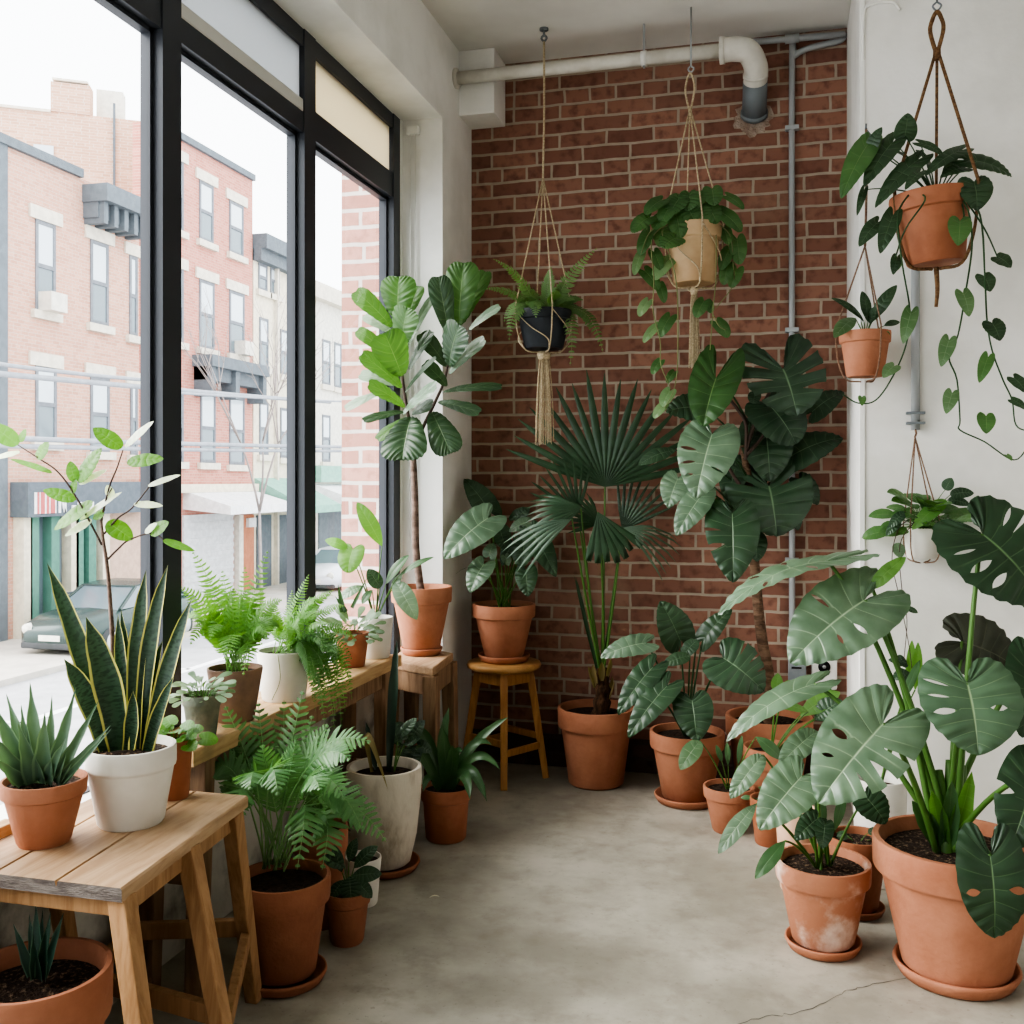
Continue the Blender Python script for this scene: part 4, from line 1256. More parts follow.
# ================================================================== on the near table
# aloe
d = 2.166
c = onz(44, 842, zt)
c = V((c.x, c.y, zt))
t = pot('potted_aloe', c, .136, .087, .055, 'classic', M['terra'], 'spiky grey green aloe in a terracotta pot on the corner of the low wooden table', soil='grit')
b0 = (43, 775)
AL = [((40, 770), (30, 682), 21, .04), ((34, 772), (6, 693), 16, .05), ((32, 775), (21, 704), 15, .02), ((30, 774), (-6, 704), 22, 0), ((26, 776), (-14, 728), 20, -.05), ((46, 774), (45, 712), 23, -.07), ((50, 772), (52, 695), 14, .06), ((53, 774), (76, 687), 18, .03), ((56, 776), (99, 700), 15, 0), ((58, 778), (111, 725), 13, -.04), ((60, 780), (112, 728), 9, -.08), ((28, 779), (-12, 754), 13, -.08), ((38, 778), (18, 722), 20, -.05), ((48, 778), (66, 738), 18, -.08)]
for b, e, w, dd in AL:
    mid = (b[0] + (e[0] - b[0]) * .45, b[1] + (e[1] - b[1]) * .42 + 3)
    b = (b[0], b[1] + 7)
    st(t, 'aloe', b, e, w, d, mid, dd, SPIKE, .5)
# snake plant in the white collared pot
d = 2.31
c = onz(131, 822, zt)
c = V((c.x, c.y, zt))
t = pot('potted_snake_plant', c, .174, .098, .072, 'cup', M['whitepot'], 'yellow edged snake plant in a deep rimmed white pot on the low wooden table', soil='grit')
SN = [((112, 757), (47, 563), (90, 660), 21, .02), ((121, 762), (86, 617), (116, 690), 30, -.05), ((109, 757), (64, 659), (96, 700), 22, -.03), ((135, 758), (146, 570), (133, 660), 19, .03), ((141, 758), (168, 565), (142, 650), 18, .02), ((147, 757), (192, 598), (160, 680), 18, 0), ((128, 755), (118, 614), (122, 690), 15, .05), ((130, 755), (121, 609), (130, 690), 13, .06), ((145, 760), (174, 676), (152, 725), 15, -.04), ((126, 760), (133, 690), (134, 730), 16, -.04), ((137, 757), (163, 640), (141, 700), 15, .02), ((150, 756), (183, 630), (158, 700), 10, .03)]
for b, e, cc_, w, dd in SN:
    b = (b[0], b[1] + 4)
    st(t, 'snake', b, e, w, d, cc_, dd, SWORD, .25)
# slender sapling in a plain dark pot behind the white pot
d = 2.40
c = V((-1.535, 2.115, zt))
t = pot('potted_sapling', c, .11, .055, .042, 'taper', M['blackpot'], 'slender sapling with thin branches and backlit lime leaves rising behind the snake plant', seg=28)
tp = [c + V((0, 0, .09))] + [P(u, v, d) for u, v in ((113, 655), (110, 600), (107, 565), (103, 538), (101, 520))]
mk('trunk', tube(cat(tp, 5), .0062, .003, 8), M['barkg'], t)
for q in ([(102, 545), (79, 502), (59, 473), (38, 458), (18, 445)], [(101, 522), (109, 488), (117, 468), (123, 450)], [(104, 534), (118, 518), (132, 508), (149, 487)], [(107, 560), (118, 549), (129, 540), (152, 533), (164, 540)], [(101, 522), (106, 500), (112, 488)]):
    mk('branch', tube(cat([P(u, v, d) for u, v in q], 5), .0026, .0014, 6), G['stemb'], t)
SA = [((18, 445), (-10, 424), 19, 0), ((20, 442), (26, 429), 10, 0), ((37, 459), (49, 442), 17, 0), ((78, 482), (102, 448), 21, 0), ((75, 482), (70, 461), 13, 0), ((76, 500), (43, 490), 15, 0), ((52, 473), (10, 459), 9, 20), ((93, 502), (54, 530), 19, 0), ((122, 448), (93, 428), 18, 0), ((127, 462), (164, 459), 18, 0), ((107, 522), (133, 540), 20, 0), ((104, 511), (93, 519), 13, 0), ((150, 534), (169, 522), 17, 0), ((163, 540), (195, 551), 8, 30), ((72, 494), (76, 478), 9, 0)]
for b, e, w, ro in SA:
    lf(t, 'sap', 'ovate', b, e, w, d, None, ro, dd=0, fold=.12, arch=.03)
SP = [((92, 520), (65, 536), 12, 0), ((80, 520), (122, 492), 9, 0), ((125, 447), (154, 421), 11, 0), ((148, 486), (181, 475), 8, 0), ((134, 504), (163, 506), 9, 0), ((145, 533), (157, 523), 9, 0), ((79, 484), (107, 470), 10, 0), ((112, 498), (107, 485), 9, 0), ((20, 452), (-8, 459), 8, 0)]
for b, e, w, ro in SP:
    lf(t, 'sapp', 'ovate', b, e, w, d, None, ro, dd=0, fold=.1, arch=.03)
# small terracotta pot behind, on the table's far corner
c = onz(171, 797, zt)
c = V((c.x + .01, c.y, zt))
t = pot('potted_seedling', c, .15, .045, .034, 'classic', M['terra3'], 'small bushy green seedling in a slim terracotta pot behind the white snake plant pot', seg=30)
rosette(t, 'bright', c + V((0, 0, .13)), 20, .045, .038, 'round', (.1, 1.2), 3, .0012, .02)

# ================================================================== floor, under and beside the table
d = 2.0
c = onz(30, 1180, 0)
a_ = P(30, 968, d)
c = V((a_.x + .012, a_.y, 0))
t = pot('potted_haworthia', c, a_.z + .0, .143, .105, 'classic', M['terra'], 'small dark haworthia alone in a wide terracotta pot under the low table', soil='grit', lvl=.9)
for b, e, w, dd in [((33, 975), (13, 923), 11, 0), ((38, 975), (36, 902), 13, .03), ((44, 976), (64, 912), 11, .01), ((42, 975), (51, 910), 10, .03), ((36, 974), (29, 913), 10, .04), ((39, 974), (43, 908), 9, .04), ((42, 978), (47, 925), 14, -.04), ((38, 979), (33, 935), 13, -.04)]:
    st(t, 'haw', b, e, w, d, None, dd, SPIKE, .5)
# big leather fern
d = 2.78
c = onz(283, 972, .022)
t = pot('potted_leather_fern', V((c.x, c.y, .022)), .262, .128, .088, 'classic', M['terra2'], 'large leathery fern in a terracotta pot on the floor by the low table')
saucer((c.x, c.y, 0), .118, .032, M['terra2'], 'wide terracotta saucer on the floor under the large leathery fern pot')
b0 = P(278, 866, d)
FR = [((225, 706), (262, 780), .05), ((258, 702), (268, 790), .10), ((303, 690), (280, 790), .10), ((328, 724), (290, 775), .04), ((371, 742), (300, 715), -.05), ((350, 760), (310, 720), -.18), ((209, 738), (240, 735), .05), ((214, 770), (240, 745), -.06), ((238, 826), (232, 735), -.16), ((362, 830), (330, 740), -.16), ((386, 842), (330, 752), -.06), ((297, 870), (318, 742), -.22), ((278, 796), (268, 715), -.26), ((322, 870), (345, 760), -.14), ((240, 720), (262, 790), .16), ((284, 700), (284, 790), .2), ((345, 800), (312, 730), -.22), ((250, 790), (255, 730), -.22), ((220, 800), (240, 750), .0), ((312, 715), (300, 790), .2), ((342, 770), (315, 760), .14), ((262, 745), (274, 800), -.12), ((296, 740), (284, 800), -.1), ((320, 790), (305, 742), -.28)]
for k, (e, cc_, dd) in enumerate(FR):
    bb = b0 + V((random.uniform(-.035, .035), random.uniform(-.035, .035), 0))
    fr(t, 'fern3', bb, e, d, .062, .0115, cc_, dd, pairs=15, lobed=True, seed=k, start=.42, droop=.18, fwd=.45, rr=.003)
# pot half hidden behind it
c = V((-1.355, 2.86, 0))
t = pot('potted_fern', c, .30, .085, .06, 'classic', M['terra3'], 'plain terracotta pot half hidden behind the large leathery fern', seg=32)
b0 = c + V((0, 0, .27))
for k in range(7):
    g = k * .9
    fr(t, 'fern3', b0, (322 + 16 * math.cos(g), 790 + 12 * math.sin(g)), 3.05, .03, .009, None, .05 * math.sin(g), pairs=12, lobed=True, seed=k + 50, lift=.03)
# small plant at the front
d = 2.97
c = onz(347, 941, 0)
t = pot('potted_seedling', c, .152, .069, .049, 'classic', M['terra2'], 'little broad leaved plant in a small terracotta pot before the leathery fern', seg=32)
cr_ = P(348, 893, d)
for b, e, w in [((354, 868), (378, 846), 15), ((345, 868), (322, 856), 13), ((352, 876), (382, 874), 17), ((350, 876), (352, 903), 22), ((342, 872), (334, 845), 12), ((349, 862), (357, 838), 12), ((344, 880), (330, 900), 13), ((356, 880), (372, 898), 14)]:
    lf(t, 'phil', 'lance', b, e, w, d, cr_, pr=.0018, rip=.0)
c = V((-1.285, 3.03, 0))
t = pot('empty_pot', c, .15, .058, .045, 'taper', M['whitepot'], 'small white pot tucked between the little terracotta pot and the big worn white pot', 'pot', seg=32)
# big worn pot with a nearly dead snake plant
d = 3.55
c = onz(384, 862, .022)
t = pot('potted_snake_plant', V((c.x, c.y, .022)), .335, .131, .092, 'urn', M['worn'], 'big worn whitewashed pot with one upright dark blade and a dry leaf, below the bench')
saucer((c.x, c.y, 0), .125, .03, M['terra2'], 'terracotta saucer under the big worn whitewashed pot')
st(t, 'snaked', (389, 772), (397, 640), 10, d, (392, 700), .02, BELT, .3)
st(t, 'dry', (372, 772), (388, 790), 6, d, (356, 690), -.14, BELT, .2)
st(t, 'snaked', (376, 770), (366, 722), 7, d, None, .03, BELT, .3)
for b, e, w in [((398, 740), (417, 718), 12), ((400, 746), (392, 724), 14), ((404, 745), (420, 738), 10)]:
    lf(t, 'phild', 'lance', b, e, w, d + .03, P(394, 772, d), pr=.002)
# strap leaved plant
d = 3.85
c = onz(446, 838, 0)
t = pot('potted_lily', c, .198, .096, .076, 'classic', M['terra3'], 'strap leaved lily in an orange terracotta pot on the floor before the wooden stand', seg=36)
LI = [((448, 788), (509, 717), (472, 735), 9, .05), ((450, 788), (500, 770), (476, 735), 9, -.05), ((452, 790), (487, 802), (468, 745), 12, -.12), ((450, 790), (470, 800), (466, 755), 12, -.18), ((444, 788), (449, 707), (438, 750), 11, .06), ((441, 788), (412, 722), (432, 738), 13, .03), ((440, 790), (416, 745), (425, 755), 11, -.05), ((447, 788), (443, 728), (446, 760), 15, -.02), ((446, 790), (452, 745), (455, 765), 13, -.08), ((438, 790), (423, 792), (428, 765), 8, -.1), ((447, 788), (462, 752), (456, 745), 12, -.04), ((450, 786), (492, 745), (470, 728), 8, .0)]
for b, e, cc_, w, dd in LI:
    st(t, 'strap', b, e, w, d, cc_, dd, BELT, .35)
# dark leaves in the gap behind: low plant under the bench end
c = V((-1.40, 3.58, 0))
t = pot('potted_philodendron', c, .2, .06, .045, 'classic', M['terra2'], 'dark leaved plant in the shade between the big worn pot and the stand', seg=28)
d = (V((c.x, c.y, 0)) - CAM).dot(FW)
for b, e, w in [((408, 735), (396, 722), 14), ((412, 738), (425, 720), 16), ((418, 745), (432, 752), 14), ((405, 748), (398, 765), 14), ((415, 750), (412, 772), 16)]:
    lf(t, 'phild', 'heart', b, e, w, d, c + V((0, 0, .17)), pr=.002)

# ================================================================== on the bench
def bench(u, v):
    p = onz(u, v, zb)
    return V((min(max(p.x, -1.59), -1.49), p.y, zb))
c = bench(202, 738)
t = pot('potted_succulent', c, .118, .052, .037, 'classic', M['greypot'], 'small succulent in a mossy grey clay pot at the near end of the bench', soil='grit', seg=32)
rosette(t, 'succ', c + V((0, 0, .10)), 60, .056, .018, 'spoon', (.1, 1.4), 5, .001, .03, fold=.1, sz=(.45, 1.15))
c = bench(235, 720)
t = pot('potted_fern', c, .152, .079, .055, 'taper', M['brownpot'], 'lime green sword fern in a plain brown clay pot on the bench')
d = (c - CAM).dot(FW)
b0 = c + V((0, 0, .13))
FF = [((192, 551), (226, 600), .05), ((268, 550), (246, 610), .06), ((180, 587), (214, 600), -.02), ((243, 676), (256, 612), -.16), ((190, 645), (210, 595), -.1), ((282, 600), (256, 600), .0), ((222, 570), (232, 620), .15), ((245, 566), (242, 620), .14), ((206, 600), (222, 600), .14), ((262, 590), (250, 610), .12), ((226, 665), (232, 600), -.17), ((268, 640), (262, 596), -.14), ((184, 620), (208, 590), .05), ((286, 630), (266, 596), .04), ((210, 640), (222, 596), -.14), ((205, 575), (224, 610), .1), ((232, 590), (236, 630), .05), ((255, 600), (246, 630), .04)]
for k, (e, cc_, dd) in enumerate(FF):
    bb = b0 + V((random.uniform(-.025, .025), random.uniform(-.025, .025), 0))
    fr(t, 'fern', bb, e, d, .042, .0082, cc_, dd, pairs=18, seed=k, start=.22, droop=.12, fwd=.28)
rg = random.Random(77)
for k in range(20):
    g = rg.uniform(0, 2 * PI)
    e = (233 + 42 * math.cos(g) * rg.uniform(.5, 1), 630 + 34 * math.sin(g) - 8)
    bb = b0 + V((rg.uniform(-.03, .03), rg.uniform(-.03, .03), 0))
    fr(t, 'fern', bb, e, d, .036, .0082, (234 + 20 * math.cos(g), 612), rg.uniform(-.13, .1), pairs=14, seed=k + 200, start=.2, droop=.15, fwd=.28)
c = bench(284, 699)
t = pot('potted_fern', c, .155, .085, .068, 'taper', M['whitepot'], 'dense fern spilling over its tall white pot in the middle of the bench')
d = (c - CAM).dot(FW)
b0 = c + V((0, 0, .14))
FC = [((309, 574), (292, 610), .05), ((334, 590), (306, 600), .06), ((320, 606), (304, 606), .0), ((292, 590), (288, 625), .1), ((345, 606), (318, 600), -.02), ((270, 600), (278, 620), .06), ((330, 640), (318, 604), -.06), ((275, 640), (276, 605), -.12), ((300, 640), (300, 600), -.12), ((288, 650), (288, 606), -.16), ((262, 620), (270, 606), -.04)]
FC += [((352, 660), (330, 610), .0), ((345, 690), (332, 620), -.06), ((335, 715), (330, 630), -.1), ((325, 735), (322, 640), -.14), ((316, 700), (316, 625), -.14), ((352, 700), (345, 630), .02), ((342, 728), (338, 640), -.08), ((308, 680), (308, 620), -.13), ((355, 640), (336, 606), .06), ((338, 670), (322, 610), -.06), ((328, 690), (322, 625), -.12), ((348, 676), (336, 615), .03), ((322, 715), (326, 640), -.12), ((334, 735), (334, 650), -.1), ((345, 712), (345, 650), -.03)]
for k, (e, cc_, dd) in enumerate(FC):
    bb = b0 + V((random.uniform(-.03, .04), random.uniform(-.03, .03), 0))
    fr(t, 'fern' if k < 11 else 'fern2', bb, e, d, .030, .0060, cc_, dd, pairs=22, seed=k + 30, start=.2, droop=.2, fwd=.3)
for k in range(22):
    casc = k % 2
    e = (rg.uniform(312, 350), rg.uniform(650, 720)) if casc else (rg.uniform(268, 335), rg.uniform(592, 645))
    cc_ = (e[0] - 4 + rg.uniform(-6, 6), 612 + rg.uniform(0, 22)) if casc else ((284 + e[0]) / 2, e[1] - 8)
    bb = b0 + V((rg.uniform(-.03, .04), rg.uniform(-.03, .03), 0))
    fr(t, 'fern2' if casc else 'fern', bb, e, d, .028, .006, cc_, rg.uniform(-.15, .03), pairs=18, seed=k + 300, start=.2, droop=.2, fwd=.3)
for q in ([(278, 655), (280, 680), (272, 700)],):
    mk('stalk', tube(cat([P(u, v, d - .09) for u, v in q], 5), .0012, seg=5), G['vine'], t)
c = bench(352, 666)
t = pot('potted_succulent', c, .125, .064, .048, 'taper', M['terra3'], 'cushion of small grey green succulents in a terracotta pot on the bench', soil='grit', seg=32)
rosette(t, 'succ', c + V((0, 0, .10)), 130, .07, .026, 'spoon', (.05, 1.45), 9, 0, .055, fold=.1, sz=(.35, 1.1))
d = (c - CAM).dot(FW)
for b, e, w in [((343, 612), (338, 584), 6), ((352, 608), (368, 576), 4), ((346, 612), (335, 596), 5)]:
    st(t, 'strap', b, e, w, d, None, .02, SPIKE, .3)
c = bench(380, 655)
c.y = 3.715
t = pot('potted_bird_of_paradise', c, .157, .069, .056, 'taper', M['whitepot'], 'upright paddle leaved plant in a white pot at the far end of the bench', seg=36)
d = (c - CAM).dot(FW)
cr_ = c + V((0, 0, .135))
for m, k, b, e, w in [('bright', 'lance', (382, 546), (357, 502), 17), ('bright', 'ovate', (347, 548), (325, 540), 12), ('bright', 'round', (353, 549), (348, 573), 27), ('strap', 'lance', (386, 584), (409, 555), 11), ('pale', 'ovate', (396, 582), (417, 620), 20), ('phil', 'ovate', (380, 588), (368, 569), 15), ('pale', 'lance', (364, 586), (338, 600), 12), ('strap', 'lance', (398, 577), (434, 557), 7), ('pale', 'lance', (392, 590), (402, 574), 9), ('strap', 'lance', (372, 590), (362, 604), 9)]:
    lf(t, m, k, b, e, w, d, cr_, pr=.002, rip=0)

# ================================================================== fiddle leaf fig on the stand
c = V((-1.455, 4.05, zs))
saucer(c, .088, .03, M['terra'], 'terracotta saucer under the fiddle leaf fig on the weathered stand')
c = c + V((0, 0, .022))
t = pot('potted_fiddle_leaf_fig', c, .262, .128, .078, 'classic', M['terra'], 'fiddle leaf fig with a bare trunk in a terracotta pot on the weathered stand')
d = (c - CAM).dot(FW)
tp = [c + V((0, 0, .22))] + [P(u, v, d) for u, v in ((416, 550), (415, 500), (413, 455), (410, 420))]
mk('trunk', tube(cat(tp, 6), .0165, .012, 10), M['barkg'], t)
mk('branch', tube(cat([P(u, v, d) for u, v in ((412, 440), (408, 415), (404, 390), (402, 372), (400, 345), (399, 318))], 5), .0085, .004, 7), G['stemb'], t)
mk('branch', tube(cat([P(u, v, d) for u, v in ((413, 450), (424, 425), (436, 400), (444, 382), (448, 365), (458, 325))], 5), .0085, .004, 7), G['stemb'], t)
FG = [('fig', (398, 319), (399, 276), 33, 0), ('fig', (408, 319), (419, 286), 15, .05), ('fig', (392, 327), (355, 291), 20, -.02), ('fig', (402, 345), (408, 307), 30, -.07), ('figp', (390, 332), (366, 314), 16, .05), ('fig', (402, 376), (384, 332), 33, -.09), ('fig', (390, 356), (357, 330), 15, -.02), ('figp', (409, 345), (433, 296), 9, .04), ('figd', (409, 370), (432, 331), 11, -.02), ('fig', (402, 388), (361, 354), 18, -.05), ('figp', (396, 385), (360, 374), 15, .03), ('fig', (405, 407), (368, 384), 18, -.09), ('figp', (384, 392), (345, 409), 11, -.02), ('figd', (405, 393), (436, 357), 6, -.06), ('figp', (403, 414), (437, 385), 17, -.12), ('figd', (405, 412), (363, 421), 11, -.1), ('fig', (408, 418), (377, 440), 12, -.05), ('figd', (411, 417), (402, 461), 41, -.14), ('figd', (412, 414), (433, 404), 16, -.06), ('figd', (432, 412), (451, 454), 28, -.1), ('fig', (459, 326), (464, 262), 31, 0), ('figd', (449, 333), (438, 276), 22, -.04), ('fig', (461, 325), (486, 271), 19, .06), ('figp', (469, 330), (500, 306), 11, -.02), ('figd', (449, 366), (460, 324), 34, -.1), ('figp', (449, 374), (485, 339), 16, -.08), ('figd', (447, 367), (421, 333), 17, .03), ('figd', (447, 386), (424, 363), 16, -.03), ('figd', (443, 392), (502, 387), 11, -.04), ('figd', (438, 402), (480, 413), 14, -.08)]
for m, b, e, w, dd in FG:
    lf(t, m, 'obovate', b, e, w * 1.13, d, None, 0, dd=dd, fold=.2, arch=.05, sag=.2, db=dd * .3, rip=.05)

# ================================================================== stool plant
c = V((sx, sy, zs2))
saucer(c, .118, .032, M['terra'], 'terracotta saucer on the round stool')
c = c + V((0, 0, .022))
t = pot('potted_philodendron', c, .238, .143, .09, 'classic', M['terra'], 'glossy philodendron in a terracotta pot standing on the round wooden stool')
d = (c - CAM).dot(FW)
cr_ = c + V((0, 0, .20))
for m, b, e, w, ro, db in [('pale', (488, 518), (444, 559), 40, -10, -.1), ('phild', (490, 512), (464, 479), 27, 0, .02), ('pale', (484, 564), (470, 593), 26, 0, -.12), ('pale', (489, 556), (494, 543), 16, 0, -.1), ('phild', (525, 541), (521, 569), 26, 0, -.06), ('phild', (532, 532), (556, 577), 26, 0, -.08), ('phild', (526, 570), (528, 597), 23, 0, -.12), ('pale', (505, 556), (509, 566), 10, 0, -.06), ('pale', (528, 522), (509, 532), 16, 0, -.02), ('phild', (500, 530), (506, 550), 20, 0, .04), ('phil', (512, 545), (502, 566), 16, 0, .02), ('phil', (478, 566), (456, 574), 6, 50, -.12), ('phild', (515, 520), (530, 508), 18, 0, .06)]:
    lf(t, m, 'heart', b, e, w, d, cr_ + V((random.uniform(-.03, .03), random.uniform(-.03, .03), 0)), ro, db=db, pr=.003)

# ================================================================== palm
c = onz(596, 783, 0)
c = V((c.x, min(c.y, YB - .2), 0))
t = pot('potted_fan_palm', c, .34, .172, .122, 'classic', M['terra'], 'tall dark green fan palm in a terracotta pot against the brick wall')
d = (c - CAM).dot(FW)
cr_ = P(602, 668, d)
b0 = c + V((.02, 0, .29))
mk('trunk', tube(cat([b0, b0.lerp(cr_, .5) + V((.006, 0, 0)), cr_], 6), lambda q: .042 - .016 * q + .005 * math.sin(q * 25), seg=12), M['fibre'], t)
rg = random.Random(4)
for k in range(9):
    g = k * .7
    a = b0.lerp(cr_, .35 + .06 * k) + V((.03 * math.cos(g), .03 * math.sin(g), 0))
    mk('sheath', strap(bez(a, a + V((.012 * math.cos(g), .012 * math.sin(g), .05)), a + V((.03 * math.cos(g), .03 * math.sin(g), .09)), 6), .03, BELT, (math.cos(g), math.sin(g), .2), .6), G['dry'], t)
PF = [('palm', (605, 487), (8, -116), 2.7, 18, 0, .03, (603, 610), .46), ('palm', (578, 515), (-24, -54), 1.6, 9, -.03, .04, (592, 610), .34), ('palm', (581, 508), (-50, 2), 1.5, 9, -.12, .5, (590, 610), .55), ('palmp', (572, 519), (-62, 24), .8, 6, -.15, .55, (588, 612), .4), ('tree', (622, 530), (28, -52), 1.4, 9, .08, .1, (612, 600), .4), ('palm', (598, 512), (20, 50), 1.3, 7, -.12, .15, (606, 605), .8), ('palm', (600, 524), (-30, -20), 1.8, 9, -.06, .2, (606, 615), .6), ('palmp', (622, 528), (54, 14), 1.1, 7, -.12, .7, (614, 610), .34)]
for m, h, ax, sp_, n_, db, dr, sc_, fu in PF:
    H = P(h[0], h[1], d + db)
    A = RT * ax[0] - UP * ax[1] - FW * (abs(ax[0]) * .25 + (max(0, ax[1]) * .4))
    R = math.hypot(*ax) * d / FPX
    nn = -FW * .85 + UP * .5
    o = mk('frond', fan(H, A, nn, R, sp_, n_, min(fu, .78), dr), G[m], t)
    mk('stalk', tube(bez(cr_ - UP * .05, P(sc_[0], sc_[1], d + db * .3), H, 9), .0075, .0035, 6), G['stem'], o)
for h, e in (((580, 600), (576, 578)), ((590, 640), (574, 575))):
    st(t, 'palm', (600, 680), e, 4, d, h, -.03, BELT, .3, name='young_frond')

# ================================================================== mid philodendron
c = onz(687, 796, .022)
saucer((c.x, c.y, 0), .138, .034, M['terra'], 'terracotta saucer under the ribbed philodendron before the brick wall')
t = pot('potted_philodendron', V((c.x, c.y, .022)), .275, .156, .105, 'classic', M['terra'], 'ribbed dark philodendron in a terracotta pot between the palm and the monstera tree')
d = (c - CAM).dot(FW)
cr_ = c + V((0, 0, .235))
for m, k, b, e, w, ro, db in [('phild', 'heart', (680, 640), (660, 601), 37, 0, .04), ('pale', 'heart', (646, 643), (600, 658), 25, 0, -.06), ('phil', 'heart', (653, 667), (618, 715), 28, 0, -.14), ('phil', 'heart', (667, 686), (628, 738), 30, 0, -.20), ('phild', 'heart', (703, 640), (732, 609), 22, 0, .04), ('phil', 'heart', (692, 700), (697, 742), 40, 0, -.22), ('phild', 'ovate', (690, 656), (663, 665), 15, 0, -.08), ('phil', 'ovate', (697, 640), (682, 658), 15, 0, -.02), ('phild', 'heart', (655, 690), (640, 712), 20, 0, -.02)]:
    lf(t, m, k, b, e, w, d, cr_, ro, db=db, pr=.0038, stem='stemd', rip=.06)
lf(t, 'phil', 'heart', (723, 658), (764, 692), 58, d, cr_, 0, db=-.12, pr=.004, stem='stemd', cuts=[(-1, 20, 21, .45, 1), (-1, 26, 27, .4, 1), (-1, 32, 33, .5, 1)])
# ================================================================== monstera tree
c = V((-.045, 4.50, 0))
t = pot('potted_monstera_tree', c, .345, .183, .13, 'classic', M['terra'], 'tall dark monstera tree with a bare trunk in a wide pot in the brick corner')
d = (c - CAM).dot(FW)
tp = [c + V((0, 0, .28))] + [P(u, v, d) for u, v in ((769, 680), (762, 640), (757, 595), (754, 555), (752, 520), (748, 480), (744, 445))]
mk('trunk', tube(cat(tp, 6), .026, .017, 10), M['bark'], t)
for q in ([(746, 460), (746, 425), (738, 410), (728, 396), (727, 384)], [(746, 450), (756, 420), (768, 395), (782, 372)], [(750, 500), (730, 470), (715, 440)], [(751, 515), (765, 490), (772, 480)], [(752, 530), (742, 520), (733, 511)], [(746, 455), (760, 440), (766, 430)]):
    mk('branch', tube(cat([P(u, v, d - .03) for u, v in q], 5), .009, .005, 7), G['stemb'], t)
deep = [(s, i, i + 2, .35, 1) for s in (-1, 1) for i in (19, 25, 31)]
TR = [('tree', 'lobed', (783, 369), (797, 416), 82, 0, -.16, deep), ('tree', 'round', (768, 404), (796, 444), 56, 0, -.04, None), ('tree', 'heart', (812, 412), (844, 392), 28, 0, .0, None), ('tree', 'heart', (765, 428), (770, 482), 54, 0, .03, None), ('tree', 'heart', (788, 458), (843, 438), 40, 0, .02, None), ('tree', 'lobed', (769, 486), (777, 537), 86, 0, -.05, [(s, 19, 22, .25, 1) for s in (-1, 1)]), ('mid', 'lobed', (716, 378), (703, 427), 50, 0, -.22, None), ('phil', 'heart', (702, 408), (666, 412), 40, 0, -.06, None), ('pale', 'heart', (712, 434), (696, 499), 60, 0, -.24, [(1, 23, 24, .35, .92), (1, 28, 29, .35, .92), (1, 33, 34, .4, .92), (-1, 29, 30, .35, .9)]), ('pale', 'heart', (678, 478), (668, 508), 30, 0, -.08, None), ('pale', 'ovate', (711, 485), (676, 536), 30, 0, -.12, None), ('phil', 'lance', (676, 450), (638, 465), 18, 0, -.03, None), ('phil', 'heart', (732, 513), (733, 583), 54, 0, -.20, [(1, 22, 23, .4, 1), (1, 27, 29, .35, 1)]), ('tree', 'ovate', (755, 530), (757, 562), 22, 0, .02, None), ('tree', 'heart', (790, 500), (798, 531), 20, 0, .04, None), ('tree', 'round', (755, 394), (753, 404), 13, 0, -.05, None), ('tree', 'heart', (736, 462), (728, 505), 30, 0, .04, None), ('tree', 'heart', (752, 470), (742, 520), 34, 0, .06, None), ('tree', 'heart', (745, 500), (752, 545), 34, 0, .05, None), ('tree', 'heart', (800, 480), (818, 505), 24, 0, .02, None)]
for m, k, b, e, w, ro, db, cu in TR:
    lf(t, m, k, b, e, w, d, None if w > 70 else P(748, min(b[1] + 45, 540), d), ro, db=db, pr=.0035, stem='stemd', cuts=cu, rip=.05, fold=.25 if m == 'mid' else .14)

# pots at the foot of the tree
c = V((-.035, 4.16, 0))
t = pot('potted_bird_of_paradise', c, .30, .108, .075, 'classic', M['terra'], 'terracotta pot with fresh green paddle leaves standing right before the monstera tree pot', seg=36)
d = (c - CAM).dot(FW)
cr_ = c + V((0, 0, .25))
for m, b, e, w, ro, db in [('bright', (800, 716), (840, 692), 20, 0, .0), ('phil', (815, 720), (842, 700), 24, 0, -.03), ('bright', (776, 694), (778, 673), 12, 0, -.05), ('bright', (782, 696), (790, 680), 10, 0, -.06), ('bright', (808, 712), (776, 706), 14, 20, -.05), ('strap', (822, 715), (828, 682), 14, 0, .05)]:
    lf(t, m, 'lance', b, e, w, d, cr_, ro, dd=0, db=db, pr=.003)
c = V((-.19, 4.02, 0))
t = pot('potted_seedling', c, .172, .098, .064, 'classic', M['terra'], 'small terracotta pot with few thin stems and one pale drooping leaf beside the ribbed philodendron', seg=36)
d = (c - CAM).dot(FW)
cr_ = c + V((0, 0, .14))
lf(t, 'varie', 'ovate', (700, 741), (680, 770), 19, d, cr_, db=-.06, pr=.0025, stem='stem')
lf(t, 'strap', 'lance', (756, 737), (782, 760), 14, d, cr_, db=-.05, pr=.0025)
lf(t, 'strap', 'lance', (722, 762), (716, 745), 6, d, cr_, db=-.02, pr=.002)
lf(t, 'strap', 'lance', (738, 765), (742, 735), 6, d, cr_, db=-.02, pr=.002)
lf(t, 'strap', 'lance', (728, 765), (727, 742), 6, d, cr_, db=-.02, pr=.002)
c = V((-.035, 3.915, 0))
t = pot('potted_seedling', c, .17, .074, .056, 'classic', M['terra3'], 'little orange terracotta pot half hidden under the pale leaves of the limed pot philodendron', seg=32)
rosette(t, 'strap', c + V((0, 0, .14)), 6, .05, .02, 'lance', (.4, 1.2), 21, .0012, .02)

